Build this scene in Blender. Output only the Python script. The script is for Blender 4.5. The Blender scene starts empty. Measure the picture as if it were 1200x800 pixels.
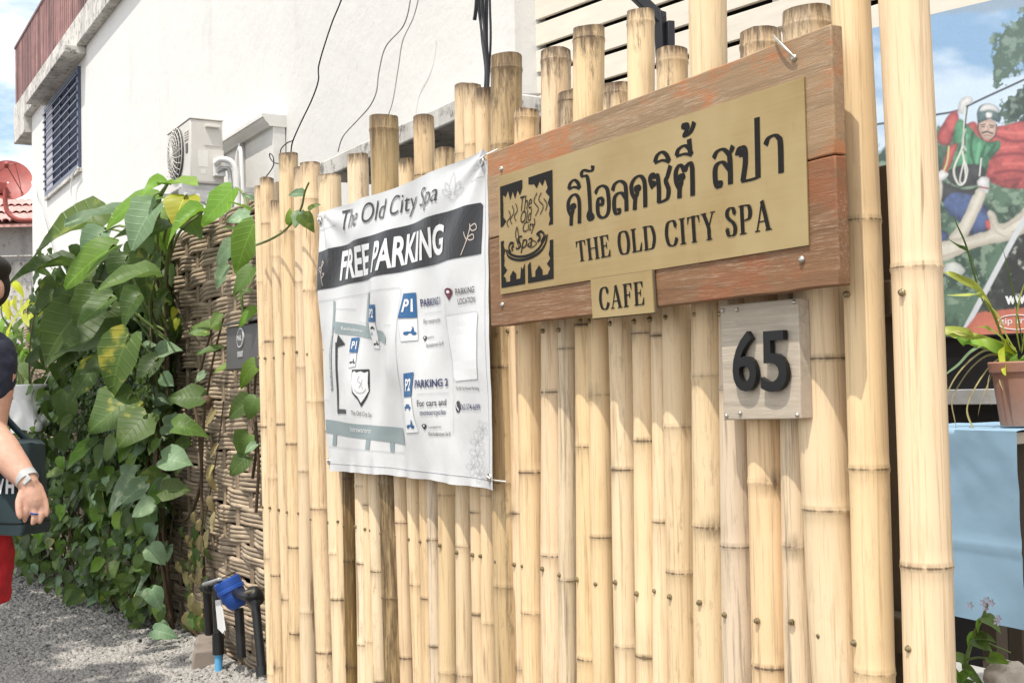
import bpy, bmesh, math, random
from mathutils import Vector, Matrix, noise as mnoise
random.seed(7)
S = bpy.context.scene
COL = S.collection
R = math.radians
V = Vector

# ------------------------------------------------------------------ camera
# the bamboo fence runs along world X (plane y = 1.5); the camera stands at the origin
CAM = V((0, 0, 1.25))
FPX, TH, PITCH, ROLL = 1400.0, 30.51, 2.2, 1.3
_c, _s = math.cos(R(TH)), math.sin(R(TH))
_h = V((-_c, _s, 0))
FW = _h * math.cos(R(PITCH)) + V((0, 0, math.sin(R(PITCH))))
_r0 = FW.cross(V((0, 0, 1))).normalized()
_u0 = _r0.cross(FW)
RT = _r0 * math.cos(R(ROLL)) - _u0 * math.sin(R(ROLL))
UP = _u0 * math.cos(R(ROLL)) + _r0 * math.sin(R(ROLL))
cd = bpy.data.cameras.new('camera')
cam = bpy.data.objects.new('camera', cd)
COL.objects.link(cam)
m = Matrix((RT, UP, -FW)).transposed().to_4x4()
m.translation = CAM
cam.matrix_world = m
cd.sensor_fit = 'HORIZONTAL'
cd.sensor_width = 36.0
cd.lens = 36.0 * FPX / 1200.0
cd.clip_start, cd.clip_end = 0.05, 2000
S.camera = cam

def ray(px, py): return FW + RT * ((px - 600) / FPX) - UP * ((py - 400) / FPX)
def P(px, py, Y):                      # point of a plane parallel to the fence
    d = ray(px, py); return CAM + d * (Y / d.y)
def PG(px, py, z=0.0):                 # point of a level plane
    d = ray(px, py); return CAM + d * ((z - CAM.z) / d.z)
def PD(px, py, Z): return CAM + ray(px, py) * Z
def PL(px, py, p0, n):                 # point of any plane
    d = ray(px, py); return CAM + d * ((p0 - CAM).dot(n) / d.dot(n))

# ------------------------------------------------------------------ light
SUN_DIR = V((-0.20, 0.43, -1.0)).normalized()          # the way the light travels
EL = math.asin(-SUN_DIR.z)
AZ = math.atan2(-SUN_DIR.x, -SUN_DIR.y)
w = bpy.data.worlds.new('World'); S.world = w; w.use_nodes = True
nt = w.node_tree; nt.nodes.clear()
out = nt.nodes.new('ShaderNodeOutputWorld')
sky = nt.nodes.new('ShaderNodeTexSky'); sky.sky_type = 'NISHITA'; sky.sun_disc = False
sky.sun_elevation = EL; sky.sun_rotation = AZ; sky.air_density = 1.0; sky.dust_density = 1.6
b1 = nt.nodes.new('ShaderNodeBackground'); b1.inputs['Strength'].default_value = 0.12
b2 = nt.nodes.new('ShaderNodeBackground'); b2.inputs['Color'].default_value = (1, 1, 1, 1); b2.inputs['Strength'].default_value = 1.08
tc = nt.nodes.new('ShaderNodeTexCoord')
nz = nt.nodes.new('ShaderNodeTexNoise'); nz.inputs['Scale'].default_value = 3.2; nz.inputs['Detail'].default_value = 7; nz.inputs['Roughness'].default_value = .6
mp = nt.nodes.new('ShaderNodeMapping'); mp.inputs['Scale'].default_value = (1, 1, 2.4)
rp = nt.nodes.new('ShaderNodeValToRGB'); rp.color_ramp.elements[0].position = .34; rp.color_ramp.elements[1].position = .57
mx = nt.nodes.new('ShaderNodeMixShader')
L = nt.links.new
L(sky.outputs[0], b1.inputs[0]); L(tc.outputs['Generated'], mp.inputs[0]); L(mp.outputs[0], nz.inputs['Vector'])
L(nz.outputs['Fac'], rp.inputs[0]); L(rp.outputs[0], mx.inputs[0]); L(b1.outputs[0], mx.inputs[1]); L(b2.outputs[0], mx.inputs[2]); L(mx.outputs[0], out.inputs[0])
sl = bpy.data.lights.new('sun', 'SUN'); sl.energy = 2.5; sl.angle = R(0.6); sl.color = (1, .955, .88)
so = bpy.data.objects.new('sun', sl); COL.objects.link(so); so.location = (-2, -6, 12)
so.rotation_euler = SUN_DIR.to_track_quat('-Z', 'Y').to_euler()
S.view_settings.view_transform = 'Standard'; S.view_settings.look = 'None'
S.view_settings.exposure = 0.88; S.view_settings.gamma = 1.0

# ------------------------------------------------------------------ materials
def newmat(name):
    m = bpy.data.materials.new(name); m.use_nodes = True
    n = m.node_tree; b = n.nodes['Principled BSDF']
    return m, n, b
def rgba(c): return (c[0], c[1], c[2], 1)
def nod(n, t, **k):
    x = n.nodes.new(t)
    for a, v in k.items():
        if a in x.inputs: x.inputs[a].default_value = v
        else: setattr(x, a, v)
    return x
def mixc(n, fac, a, b, blend='MIX'):
    x = n.nodes.new('ShaderNodeMix'); x.data_type = 'RGBA'; x.blend_type = blend
    for i, v in ((0, fac), (6, a), (7, b)):
        if isinstance(v, bpy.types.NodeSocket): n.links.new(v, x.inputs[i])
        else: x.inputs[i].default_value = v if i == 0 else rgba(v)
    return x.outputs[2]
def math_(n, op, a, b=None, c=None):
    x = n.nodes.new('ShaderNodeMath'); x.operation = op
    for i, v in enumerate((a, b, c)):
        if v is None: continue
        if isinstance(v, bpy.types.NodeSocket): n.links.new(v, x.inputs[i])
        else: x.inputs[i].default_value = v
    return x.outputs[0]
def noisef(n, scale, stretch=(1, 1, 1), detail=4, rough=.6, coord='Object', seed=0.0):
    t = n.nodes.new('ShaderNodeTexCoord'); mpp = n.nodes.new('ShaderNodeMapping')
    mpp.inputs['Scale'].default_value = stretch; mpp.inputs['Location'].default_value = (seed, seed * .7, seed * .3)
    x = nod(n, 'ShaderNodeTexNoise', Scale=scale, Detail=detail, Roughness=rough)
    n.links.new(t.outputs[coord], mpp.inputs[0]); n.links.new(mpp.outputs[0], x.inputs['Vector'])
    return x.outputs['Fac']
def ramp(n, f, p0, p1, v0=0., v1=1.):
    x = n.nodes.new('ShaderNodeMapRange'); x.inputs[1].default_value = p0; x.inputs[2].default_value = p1
    x.inputs[3].default_value = v0; x.inputs[4].default_value = v1
    n.links.new(f, x.inputs[0]); return x.outputs[0]
def bump(n, b, h, strength=.3, dist=.01):
    x = nod(n, 'ShaderNodeBump', Strength=strength, Distance=dist)
    n.links.new(h, x.inputs['Height']); n.links.new(x.outputs[0], b.inputs['Normal'])
def pbr(name, col, rough=.6, var=.18, scale=6, stretch=(1, 1, 1), bmp=.15, bscale=60, metallic=0, col2=None, rand=0.0, dist=.004, spec=.4):
    m, n, b = newmat(name)
    c2 = col2 or tuple(min(1, x * (1 - var)) for x in col); c1 = col if col2 else tuple(min(1, x * (1 + var * .6)) for x in col)
    f = noisef(n, scale, stretch)
    c = mixc(n, ramp(n, f, .3, .7), c1, c2)
    if rand:
        oi = n.nodes.new('ShaderNodeObjectInfo')
        hs = n.nodes.new('ShaderNodeHueSaturation')
        n.links.new(c, hs.inputs['Color'])
        n.links.new(ramp(n, oi.outputs['Random'], 0, 1, 1 - rand, 1 + rand), hs.inputs['Value'])
        c = hs.outputs[0]
    n.links.new(c, b.inputs['Base Color'])
    b.inputs['Roughness'].default_value = rough; b.inputs['Metallic'].default_value = metallic
    b.inputs['Specular IOR Level'].default_value = spec
    if bmp: bump(n, b, noisef(n, bscale, stretch, 3), bmp, dist)
    return m

def mat_bamboo(name, c1, c2, streak, dirt, streak_amt=.5):
    m, n, b = newmat(name)
    oi = n.nodes.new('ShaderNodeObjectInfo')
    at = n.nodes.new('ShaderNodeAttribute'); at.attribute_name = 'stain'
    big = noisef(n, 7, (1, 1, .22), 3)
    fine = noisef(n, 90, (1, 1, .035), 5, .7)
    c = mixc(n, ramp(n, big, .3, .72), c1, c2)
    hs = n.nodes.new('ShaderNodeHueSaturation'); n.links.new(c, hs.inputs['Color'])
    n.links.new(ramp(n, oi.outputs['Random'], 0, 1, .90, 1.08), hs.inputs['Value'])
    n.links.new(ramp(n, math_(n, 'FRACT', math_(n, 'MULTIPLY', oi.outputs['Random'], 7.3)), 0, 1, .496, .503), hs.inputs['Hue'])
    n.links.new(ramp(n, math_(n, 'FRACT', math_(n, 'MULTIPLY', oi.outputs['Random'], 13.7)), 0, 1, .92, 1.10), hs.inputs['Saturation'])
    sf = math_(n, 'MULTIPLY', ramp(n, fine, .52, .72), streak_amt)
    c = mixc(n, sf, hs.outputs[0], streak)
    hl = ramp(n, noisef(n, 230, (1, 1, .018), 3, .6, seed=12.), .57, .66)
    c = mixc(n, math_(n, 'MULTIPLY', hl, .30), c, tuple(x * .6 for x in streak))
    # flecks: small mould spots drawn out along the grain
    fl = noisef(n, 55, (1, 1, .25), 6, .75, seed=4.2)
    patch = ramp(n, noisef(n, 3.3, (1, 1, .5), 2, seed=9.), .42, .66)
    gate = ramp(n, math_(n, 'FRACT', math_(n, 'MULTIPLY', oi.outputs['Random'], 31.7)), .45, 1., .25, 1.15)
    ff = math_(n, 'MULTIPLY', math_(n, 'MULTIPLY', ramp(n, fl, .55, .64), patch), math_(n, 'MULTIPLY', gate, .8))
    c = mixc(n, ff, c, tuple(x * .42 for x in c2))
    # node and cut-end stains from the mesh attribute broken up by grain
    st = math_(n, 'MULTIPLY', at.outputs['Fac'], ramp(n, noisef(n, 70, (1, 1, .09), 6, .75, seed=2.), .36, .60, .26, 1.3))
    st = math_(n, 'MINIMUM', st, .95)
    wr_ = n.nodes.new('ShaderNodeAttribute'); wr_.attribute_name = 'wear'
    wf = math_(n, 'ADD', math_(n, 'MULTIPLY', noisef(n, 60, (1, 1, .16), 7, .78, seed=6.), .75), math_(n, 'MULTIPLY', wr_.outputs['Fac'], .20))
    c = mixc(n, math_(n, 'MULTIPLY', ramp(n, wf, .50, .60), math_(n, 'MULTIPLY', math_(n, 'MINIMUM', math_(n, 'MULTIPLY', wr_.outputs['Fac'], 2.5), 1.), .8)), c, (.10, .07, .045))
    ck = ramp(n, noisef(n, 34, (1, 1, .05), 3, .5, seed=8.), .70, .73)
    c = mixc(n, math_(n, 'MULTIPLY', ck, .6), c, (.16, .09, .045))
    c = mixc(n, st, c, dirt)
    n.links.new(c, b.inputs['Base Color'])
    b.inputs['Roughness'].default_value = .5; b.inputs['Specular IOR Level'].default_value = .35
    bump(n, b, fine, .25, .002)
    return m

M = {}
M['bamboo'] = mat_bamboo('bamboo', (.75, .565, .345), (.69, .495, .28), (.33, .20, .09), (.085, .052, .028), .75)
M['bamboo_pale'] = mat_bamboo('bamboo_pale', (.77, .59, .375), (.72, .53, .315), (.40, .27, .14), (.11, .07, .035), .65)
M['bamboo_weathered'] = mat_bamboo('bamboo_weathered', (.54, .40, .22), (.40, .28, .14), (.12, .08, .045), (.095, .058, .025), .9)
M['bamboo_dark'] = mat_bamboo('bamboo_dark', (.20, .12, .04), (.11, .06, .022), (.50, .36, .15), (.03, .018, .01), .8)
M['bamboo_mould'] = mat_bamboo('bamboo_mould', (.72, .57, .39), (.62, .48, .31), (.24, .185, .13), (.10, .065, .035), 1.0)
M['rail'] = pbr('rail_wood', (.10, .075, .05), .8)
M['steel'] = pbr('steel', (.55, .52, .46), .32, var=.1, metallic=1, bmp=0)
M['brass_screw'] = pbr('brass_screw', (.33, .27, .16), .34, var=.3, scale=80, metallic=.9, bmp=0)
M['black_print'] = pbr('black_print', (.014, .013, .012), .6, var=.1, bmp=0, spec=.12)
M['black_plastic'] = pbr('black_plastic', (.016, .016, .016), .35, var=.2, scale=20, bmp=.1)
M['gloss_black'] = pbr('gloss_black', (.010, .010, .010), .3, var=.1, bmp=0, spec=.25)
M['white_paint'] = pbr('white_paint', (.66, .64, .60), .6, var=.08, scale=3, bmp=.08)
M['cream_board'] = pbr('cream_board', (.68, .62, .52), .55, var=.07, scale=4, stretch=(1, 1, 6), bmp=.1)

def mat_wood(name, base, grey, red, axis=(.35, 6, 6)):
    m, n, b = newmat(name)
    g = noisef(n, 9, (axis[0] * .6, axis[1], axis[2]), 6, .7)
    fine = noisef(n, 95, (axis[0] * .45, axis[1] * .45, axis[2] * .42), 8, .8, seed=3)
    c = mixc(n, ramp(n, g, .3, .7), base, tuple(x * .62 for x in base))
    pt = math_(n, 'ADD', ramp(n, noisef(n, 4.5, (1, 1, 1.7), 7, .7, seed=5.), .50, .60), math_(n, 'MULTIPLY', ramp(n, fine, .35, .7), -.35))
    c = mixc(n, math_(n, 'MAXIMUM', math_(n, 'MINIMUM', pt, .9), 0.), c, red)
    wn = ramp(n, fine, .5, .66)
    wp = ramp(n, noisef(n, 3.6, (1, 1, 2.2), 4, .6, seed=11.), .40, .60)
    c = mixc(n, math_(n, 'MULTIPLY', math_(n, 'MULTIPLY', wn, wp), .85), c, grey)
    c = mixc(n, math_(n, 'MULTIPLY', ramp(n, fine, .36, .22), .6), c, tuple(x * .25 for x in base))
    n.links.new(c, b.inputs['Base Color']); b.inputs['Roughness'].default_value = .62
    b.inputs['Specular IOR Level'].default_value = .3
    bump(n, b, fine, .55, .003)
    return m
M['plank_top'] = mat_wood('plank_upper', (.36, .235, .13), (.47, .36, .25), (.39, .15, .06))
M['plank_low'] = mat_wood('plank_lower', (.245, .125, .06), (.46, .35, .24), (.25, .095, .042))
M['plank_grey'] = mat_wood('plank_grey', (.545, .465, .36), (.64, .57, .47), (.47, .385, .295))
def mat_brass():
    m, n, b = newmat('brushed_brass')
    fine = noisef(n, 120, (.02, 1, 1), 5, .7)
    c = mixc(n, ramp(n, fine, .35, .65), (.335, .23, .088), (.29, .195, .07))
    c = mixc(n, ramp(n, noisef(n, 2.2, (1, 1, 1), 4, .6), .38, .62), c, (.40, .30, .14))
    c = mixc(n, math_(n, 'MULTIPLY', ramp(n, noisef(n, 30, (1, 1, .3), 5, .7, seed=3.), .6, .72), .4), c, (.25, .16, .06))
    n.links.new(c, b.inputs['Base Color']); b.inputs['Metallic'].default_value = .22; b.inputs['Roughness'].default_value = .42
    bump(n, b, fine, .08, .001)
    return m
M['brass'] = mat_brass()
def mat_wall(name, col, dirt, amt=.5, rough=.85, sh=0.):
    m, n, b = newmat(name)
    c = mixc(n, ramp(n, noisef(n, .8, (1, 1, .5), 5, .6), .3, .75), col, tuple(x * .93 for x in col))
    dr = ramp(n, noisef(n, 2.6, (1, 1, .16), 7, .7, seed=2.), .54 - sh, .76 - sh)
    c = mixc(n, math_(n, 'MULTIPLY', dr, amt * .35), c, dirt)
    sp = ramp(n, noisef(n, 9, (1, 1, .8), 7, .75, seed=7.), .61 - sh, .72 - sh)
    c = mixc(n, math_(n, 'MULTIPLY', sp, amt * .5), c, dirt)
    n.links.new(c, b.inputs['Base Color']); b.inputs['Roughness'].default_value = rough
    b.inputs['Specular IOR Level'].default_value = .2
    bump(n, b, noisef(n, 5, (1, 1, 1), 6, .6, seed=1.), .22, .04)
    return m
M['plaster'] = mat_wall('white_plaster', (.69, .675, .64), (.42, .39, .34), .8, sh=.0)
M['concrete'] = mat_wall('dirty_concrete', (.62, .59, .54), (.09, .085, .08), 1.6, sh=.09)
M['concrete_grey'] = mat_wall('grey_concrete', (.36, .35, .33), (.10, .10, .095), 1.3, sh=.06)
M['maroon'] = pbr('maroon_paint', (.25, .125, .11), .6, var=.3, scale=4, rand=.5)  # maroon paint; the random value spread imitates lit and shaded picket faces
M['navy'] = pbr('navy_paint', (.07, .085, .135), .4, var=.2)
M['glass'] = pbr('window_glass', (.018, .024, .055), .55, var=.1, bmp=0, spec=.12)
M['pane_reflection'] = pbr('pane_reflection', (.62, .6, .66), .8, var=.15, scale=10, stretch=(4, 4, .3))  # white reflection in the window, put into a colour
M['ac_case'] = pbr('ac_case', (.62, .59, .54), .5, var=.06, scale=3, bmp=.03)
M['ac_dark'] = pbr('ac_dark', (.10, .095, .09), .6)
M['grey_metal'] = pbr('grey_metal', (.40, .39, .38), .45, var=.2, metallic=.5)
M['galv'] = pbr('galvanised', (.50, .50, .49), .4, var=.25, scale=8, metallic=.6)
M['white_plastic'] = pbr('white_plastic', (.74, .73, .70), .4, var=.05, bmp=.02)
M['sticker'] = pbr('sticker', (.72, .70, .64), .5, var=.05, bmp=0)
M['dark_void'] = pbr('gap_shade', (.012, .012, .013), .9, var=.3)  # near-black standing in for shade behind the weave and the boards
M['black_board'] = pbr('black_board', (.010, .010, .011), .35, var=.4, scale=6)
M['dish_red'] = pbr('dish_red', (.33, .075, .06), .5, var=.2, scale=5)
M['tile_red'] = pbr('roof_tile', (.60, .33, .29), .75, var=.3, scale=9, rand=.15)
M['wire_black'] = pbr('wire_black', (.02, .02, .025), .5, bmp=0)
M['wire_grey'] = pbr('wire_grey', (.32, .31, .30), .5, bmp=0)
M['wire_white'] = pbr('wire_white', (.75, .74, .72), .5, bmp=0)
M['strand'] = pbr('weave_strand', (.40, .31, .215), .75, var=.45, scale=7, stretch=(1.2, 3, 3), bmp=.4, bscale=40, rand=.28)
M['stake'] = pbr('weave_stake', (.29, .22, .15), .7, var=.35, scale=20, stretch=(2, 2, .2), bmp=.4, rand=.2)
M['stem'] = pbr('stem_brown', (.10, .065, .035), .7, var=.3, scale=30)
M['stem_green'] = pbr('stem_green', (.14, .19, .05), .5, var=.2, scale=20)
M['table_cloth'] = pbr('blue_cloth', (.235, .365, .48), .65, var=.07, scale=3, bmp=.12, bscale=14, dist=.01)
M['terracotta'] = pbr('terracotta', (.36, .155, .10), .7, var=.3, scale=5, col2=(.27, .18, .14), bmp=.2)
M['soil'] = pbr('soil', (.06, .045, .03), .95, bmp=.6)
M['rock'] = pbr('rock', (.42, .36, .29), .85, var=.3, scale=14, bmp=.6, bscale=30, dist=.01)
M['blue_plastic'] = pbr('blue_plastic', (.02, .075, .32), .45, var=.15, scale=20)
M['blue_pipe'] = pbr('blue_pipe', (.10, .36, .62), .4)
M['skin'] = pbr('skin', (.56, .32, .225), .55, var=.16, scale=34, bmp=.25, bscale=220, dist=.002)
M['navy_cloth'] = pbr('navy_cloth', (.018, .02, .035), .85, var=.2, scale=12)
M['teal_cloth'] = pbr('teal_cloth', (.014, .032, .036), .7, var=.25, scale=7)
M['red_cloth'] = pbr('red_cloth', (.42, .012, .02), .75, var=.2, scale=7)
M['hair'] = pbr('hair', (.012, .010, .009), .55, var=.3, scale=60, stretch=(1, 1, .2))
M['shoe'] = pbr('shoe', (.06, .06, .06), .6)
M['eye'] = pbr('eye_dark', (.02, .015, .012), .2, bmp=0)
M['band'] = pbr('watch_band', (.40, .40, .38), .45, var=.1, scale=80)

def mat_leaf(name, ca, cb, edge, variega=.35, transl=.3, rand=.3, blot=.45):
    m, n, b = newmat(name)
    t = n.nodes.new('ShaderNodeTexCoord'); sp = n.nodes.new('ShaderNodeSeparateXYZ'); n.links.new(t.outputs['Object'], sp.inputs[0])
    oi = n.nodes.new('ShaderNodeObjectInfo')
    x, y = sp.outputs[0], sp.outputs[1]
    ax = math_(n, 'ABSOLUTE', x)
    rib = ramp(n, ax, .0, .022, 1., 0.)
    vein = ramp(n, math_(n, 'SINE', math_(n, 'MULTIPLY', math_(n, 'SUBTRACT', y, math_(n, 'MULTIPLY', ax, .55)), 46.)), .80, 1.)
    vn = nod(n, 'ShaderNodeTexNoise', Scale=3.0, Detail=5)
    vn.noise_dimensions = '4D'; n.links.new(t.outputs['Object'], vn.inputs['Vector'])
    n.links.new(math_(n, 'MULTIPLY', oi.outputs['Random'], 40.), vn.inputs['W'])
    c = mixc(n, ramp(n, vn.outputs['Fac'], .35, .7), ca, cb)
    hs = n.nodes.new('ShaderNodeHueSaturation'); n.links.new(c, hs.inputs['Color'])
    n.links.new(ramp(n, oi.outputs['Random'], 0, 1, 1 - rand, 1 + rand), hs.inputs['Value'])
    n.links.new(ramp(n, math_(n, 'FRACT', math_(n, 'MULTIPLY', oi.outputs['Random'], 9.7)), 0, 1, .485, .515), hs.inputs['Hue'])
    c = hs.outputs[0]
    var_ = math_(n, 'MULTIPLY', ramp(n, vn.outputs['Fac'], blot + .12, blot + .22), ramp(n, math_(n, 'FRACT', math_(n, 'MULTIPLY', oi.outputs['Random'], 23.1)), 1 - variega, 1 - variega + .02))
    c = mixc(n, math_(n, 'MULTIPLY', var_, .8), c, edge)
    c = mixc(n, math_(n, 'MULTIPLY', math_(n, 'MAXIMUM', rib, math_(n, 'MULTIPLY', vein, .35)), .45), c, tuple(min(1, v * 1.9) for v in cb))
    n.links.new(c, b.inputs['Base Color']); b.inputs['Roughness'].default_value = .46; b.inputs['Specular IOR Level'].default_value = .3
    bump(n, b, vein, .25, .03)
    tr = n.nodes.new('ShaderNodeBsdfTranslucent'); n.links.new(mixc(n, .5, c, tuple(min(1, v * 2.2) for v in cb)), tr.inputs[0])
    ms = n.nodes.new('ShaderNodeMixShader'); ms.inputs[0].default_value = transl
    n.links.new(b.outputs[0], ms.inputs[1]); n.links.new(tr.outputs[0], ms.inputs[2])
    n.links.new(ms.outputs[0], n.nodes['Material Output'].inputs[0])
    return m
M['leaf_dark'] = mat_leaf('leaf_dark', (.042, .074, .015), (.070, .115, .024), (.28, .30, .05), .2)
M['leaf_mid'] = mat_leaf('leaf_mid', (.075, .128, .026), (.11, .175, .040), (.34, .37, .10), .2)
M['leaf_bright'] = mat_leaf('leaf_bright', (.13, .23, .025), (.17, .30, .04), (.45, .50, .06), .2, .35)
M['leaf_yellow'] = mat_leaf('leaf_yellow', (.40, .42, .02), (.48, .52, .06), (.55, .56, .2), .3, .35)
M['leaf_pale'] = mat_leaf('leaf_pale', (.14, .22, .11), (.20, .30, .17), (.45, .50, .30), .35)
M['leaf_tip'] = mat_leaf('leaf_yellow_tip', (.055, .11, .022), (.09, .15, .03), (.50, .44, .06), 1.0, .3, .2, .44)
M['leaf_dry'] = mat_leaf('leaf_dry', (.28, .22, .09), (.36, .30, .14), (.42, .36, .2), .3, .2)
M['blade'] = mat_leaf('blade', (.28, .34, .05), (.40, .44, .10), (.55, .52, .22), .5)

# ------------------------------------------------------------------ mesh helpers
class MB:
    def __init__(s): s.v = []; s.f = []; s.a = {}
    def poly(s, pts):
        i = len(s.v); s.v += [V(p) for p in pts]; s.f.append(list(range(i, i + len(pts)))); return s
    def box(s, a, b): return s.obox([V((x, y, z)) for z in (a[2], b[2]) for x, y in ((a[0], a[1]), (b[0], a[1]), (b[0], b[1]), (a[0], b[1]))])
    def obox(s, c):                     # eight corners: four below, four above, same order
        i = len(s.v); s.v += [V(p) for p in c]
        for q in ((3, 2, 1, 0), (4, 5, 6, 7), (0, 1, 5, 4), (1, 2, 6, 5), (2, 3, 7, 6), (3, 0, 4, 7)): s.f.append([i + k for k in q])
        return s
    def bar(s, a, b, w, t, up=V((0, 0, 1))):   # straight bar of section w x t
        a, b = V(a), V(b); d = (b - a).normalized(); x = d.cross(up)
        if x.length < 1e-4: x = d.cross(V((1, 0, 0)))
        x = x.normalized() * w / 2; y = x.cross(d).normalized() * t / 2
        return s.obox([a - x - y, a + x - y, a + x + y, a - x + y, b - x - y, b + x - y, b + x + y, b - x + y])
    def tube(s, path, rad, seg=8, caps=True, attr=None, flat=None):
        path = [V(p) for p in path]; n = len(path); i0 = len(s.v)
        r = rad if isinstance(rad, (list, tuple)) else [rad] * n
        t0 = (path[1] - path[0]).normalized(); u = t0.orthogonal().normalized()
        for k in range(n):
            t = (path[min(k + 1, n - 1)] - path[max(k - 1, 0)]).normalized()
            u = (u - t * u.dot(t)).normalized(); w_ = t.cross(u)
            for j in range(seg):
                a = 2 * math.pi * j / seg
                s.v.append(path[k] + (u * math.cos(a) + w_ * math.sin(a)) * r[k])
        for k in range(n - 1):
            for j in range(seg):
                a, b = i0 + k * seg + j, i0 + k * seg + (j + 1) % seg
                s.f.append([a, b, b + seg, a + seg])
        if caps:
            s.f.append([i0 + j for j in range(seg)][::-1]); s.f.append([i0 + (n - 1) * seg + j for j in range(seg)])
        return s
    def lathe(s, base, axis, prof, seg=24, caps=True):   # prof: (distance along axis, radius)
        axis = V(axis).normalized(); u = axis.orthogonal().normalized(); w_ = axis.cross(u); i0 = len(s.v); base = V(base)
        for h, r in prof:
            for j in range(seg):
                a = 2 * math.pi * j / seg; s.v.append(base + axis * h + (u * math.cos(a) + w_ * math.sin(a)) * r)
        for k in range(len(prof) - 1):
            for j in range(seg):
                a, b = i0 + k * seg + j, i0 + k * seg + (j + 1) % seg; s.f.append([a, b, b + seg, a + seg])
        if caps:
            s.f.append([i0 + j for j in range(seg)][::-1]); s.f.append([i0 + (len(prof) - 1) * seg + j for j in range(seg)])
        return s
    def grid(s, fn, nu, nv):
        i0 = len(s.v)
        for j in range(nv + 1):
            for i in range(nu + 1): s.v.append(V(fn(i / nu, j / nv)))
        for j in range(nv):
            for i in range(nu):
                a = i0 + j * (nu + 1) + i; s.f.append([a, a + 1, a + nu + 2, a + nu + 1])
        return s
    def prism(s, pts, off):             # closed outline pushed along off
        i = len(s.v); n = len(pts); s.v += [V(p) for p in pts] + [V(p) + V(off) for p in pts]
        s.f.append(list(range(i, i + n))); s.f.append([i + n + k for k in range(n)][::-1])
        for k in range(n): s.f.append([i + k, i + n + k, i + n + (k + 1) % n, i + (k + 1) % n])
        return s
    def mesh(s, name, mat, org, smooth):
        me = bpy.data.meshes.new(name); me.from_pydata([v - org for v in s.v], [], s.f)
        me.materials.append(mat if not isinstance(mat, str) else M[mat])
        if smooth is not None:
            bm = bmesh.new(); bm.from_mesh(me); bmesh.ops.recalc_face_normals(bm, faces=bm.faces)
            for f in bm.faces: f.smooth = True
            for e in bm.edges:
                if len(e.link_faces) == 2 and e.calc_face_angle(0) > R(smooth): e.smooth = False
            bm.to_mesh(me); bm.free()
        return me
    def build(s, name, mat, parent=None, smooth=35, org=None, bevel=0):
        o0 = wloc(parent) if parent else (V(org) if org is not None else V((0, 0, 0)))
        me = s.mesh(name, mat, o0, smooth)
        for k, vals in s.a.items():
            at = me.attributes.new(k, 'FLOAT', 'POINT'); at.data.foreach_set('value', vals)
        o = bpy.data.objects.new(name, me); COL.objects.link(o)
        if parent: o.parent = parent
        else: o.location = o0
        if bevel:
            b = o.modifiers.new('bevel', 'BEVEL'); b.width = bevel; b.segments = 2; b.limit_method = 'ANGLE'; b.angle_limit = R(40)
        return o
def wloc(o):
    p = V((0, 0, 0))
    while o: p += o.location; o = o.parent
    return p
def thing(name, label, cat, loc=(0, 0, 0), group=None):
    o = bpy.data.objects.new(name, None); COL.objects.link(o); o.location = loc; o.empty_display_size = .1
    return tag(o, label, cat, group)
def tag(o, label, cat=None, group=None):
    o['label'] = label
    if cat: o['category'] = cat
    if group: o['group'] = group
    return o
def struct(o, kind='structure'): o['kind'] = kind; return o
def smooth_path(pts, n=6, closed=False):      # Catmull-Rom
    pts = [V(p) if len(p) == 3 else V((p[0], p[1], 0)) for p in pts]
    if len(pts) < 3: return pts
    o = []; N = len(pts)
    rng = range(N if closed else N - 1)
    for i in rng:
        g = (lambda k: pts[k % N]) if closed else (lambda k: pts[max(0, min(N - 1, k))])
        a, b, c, d = g(i - 1), g(i), g(i + 1), g(i + 2)
        for k in range(n):
            t = k / n
            o.append(.5 * ((2 * b) + (c - a) * t + (2 * a - 5 * b + 4 * c - d) * t * t + (3 * b - a - 3 * c + d) * t ** 3))
    if not closed: o.append(pts[-1])
    return o
# ------------------------------------------------------------------ ground
def gravel_mat():
    m, n, b = newmat('gravel')
    v = nod(n, 'ShaderNodeTexVoronoi', Scale=55.0); t = n.nodes.new('ShaderNodeTexCoord'); n.links.new(t.outputs['Object'], v.inputs['Vector'])
    c = mixc(n, ramp(n, v.outputs['Distance'], .1, .6), (.25, .235, .215), (.11, .10, .09))
    hs = mixc(n, .45, c, (.2, .19, .18)); x = n.nodes.new('ShaderNodeMix'); x.data_type = 'RGBA'; x.blend_type = 'MULTIPLY'; x.inputs[0].default_value = .35
    n.links.new(hs, x.inputs[6]); n.links.new(v.outputs['Color'], x.inputs[7])
    n.links.new(x.outputs[2], b.inputs['Base Color']); b.inputs['Roughness'].default_value = .9
    bump(n, b, v.outputs['Distance'], .8, .012)
    return m
M['gravel'] = gravel_mat()
M['pebble'] = pbr('pebble', (.19, .18, .165), .85, var=.0, scale=70, col2=(.40, .375, .34), bmp=.2)
M['pebble'].node_tree.nodes['Noise Texture'].inputs['Detail'].default_value = 1
g = MB().grid(lambda u, v: ((u - .5) * 600 - 20, (v - .5) * 600, 0), 40, 40).build('ground', 'gravel', smooth=None); struct(g)

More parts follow.
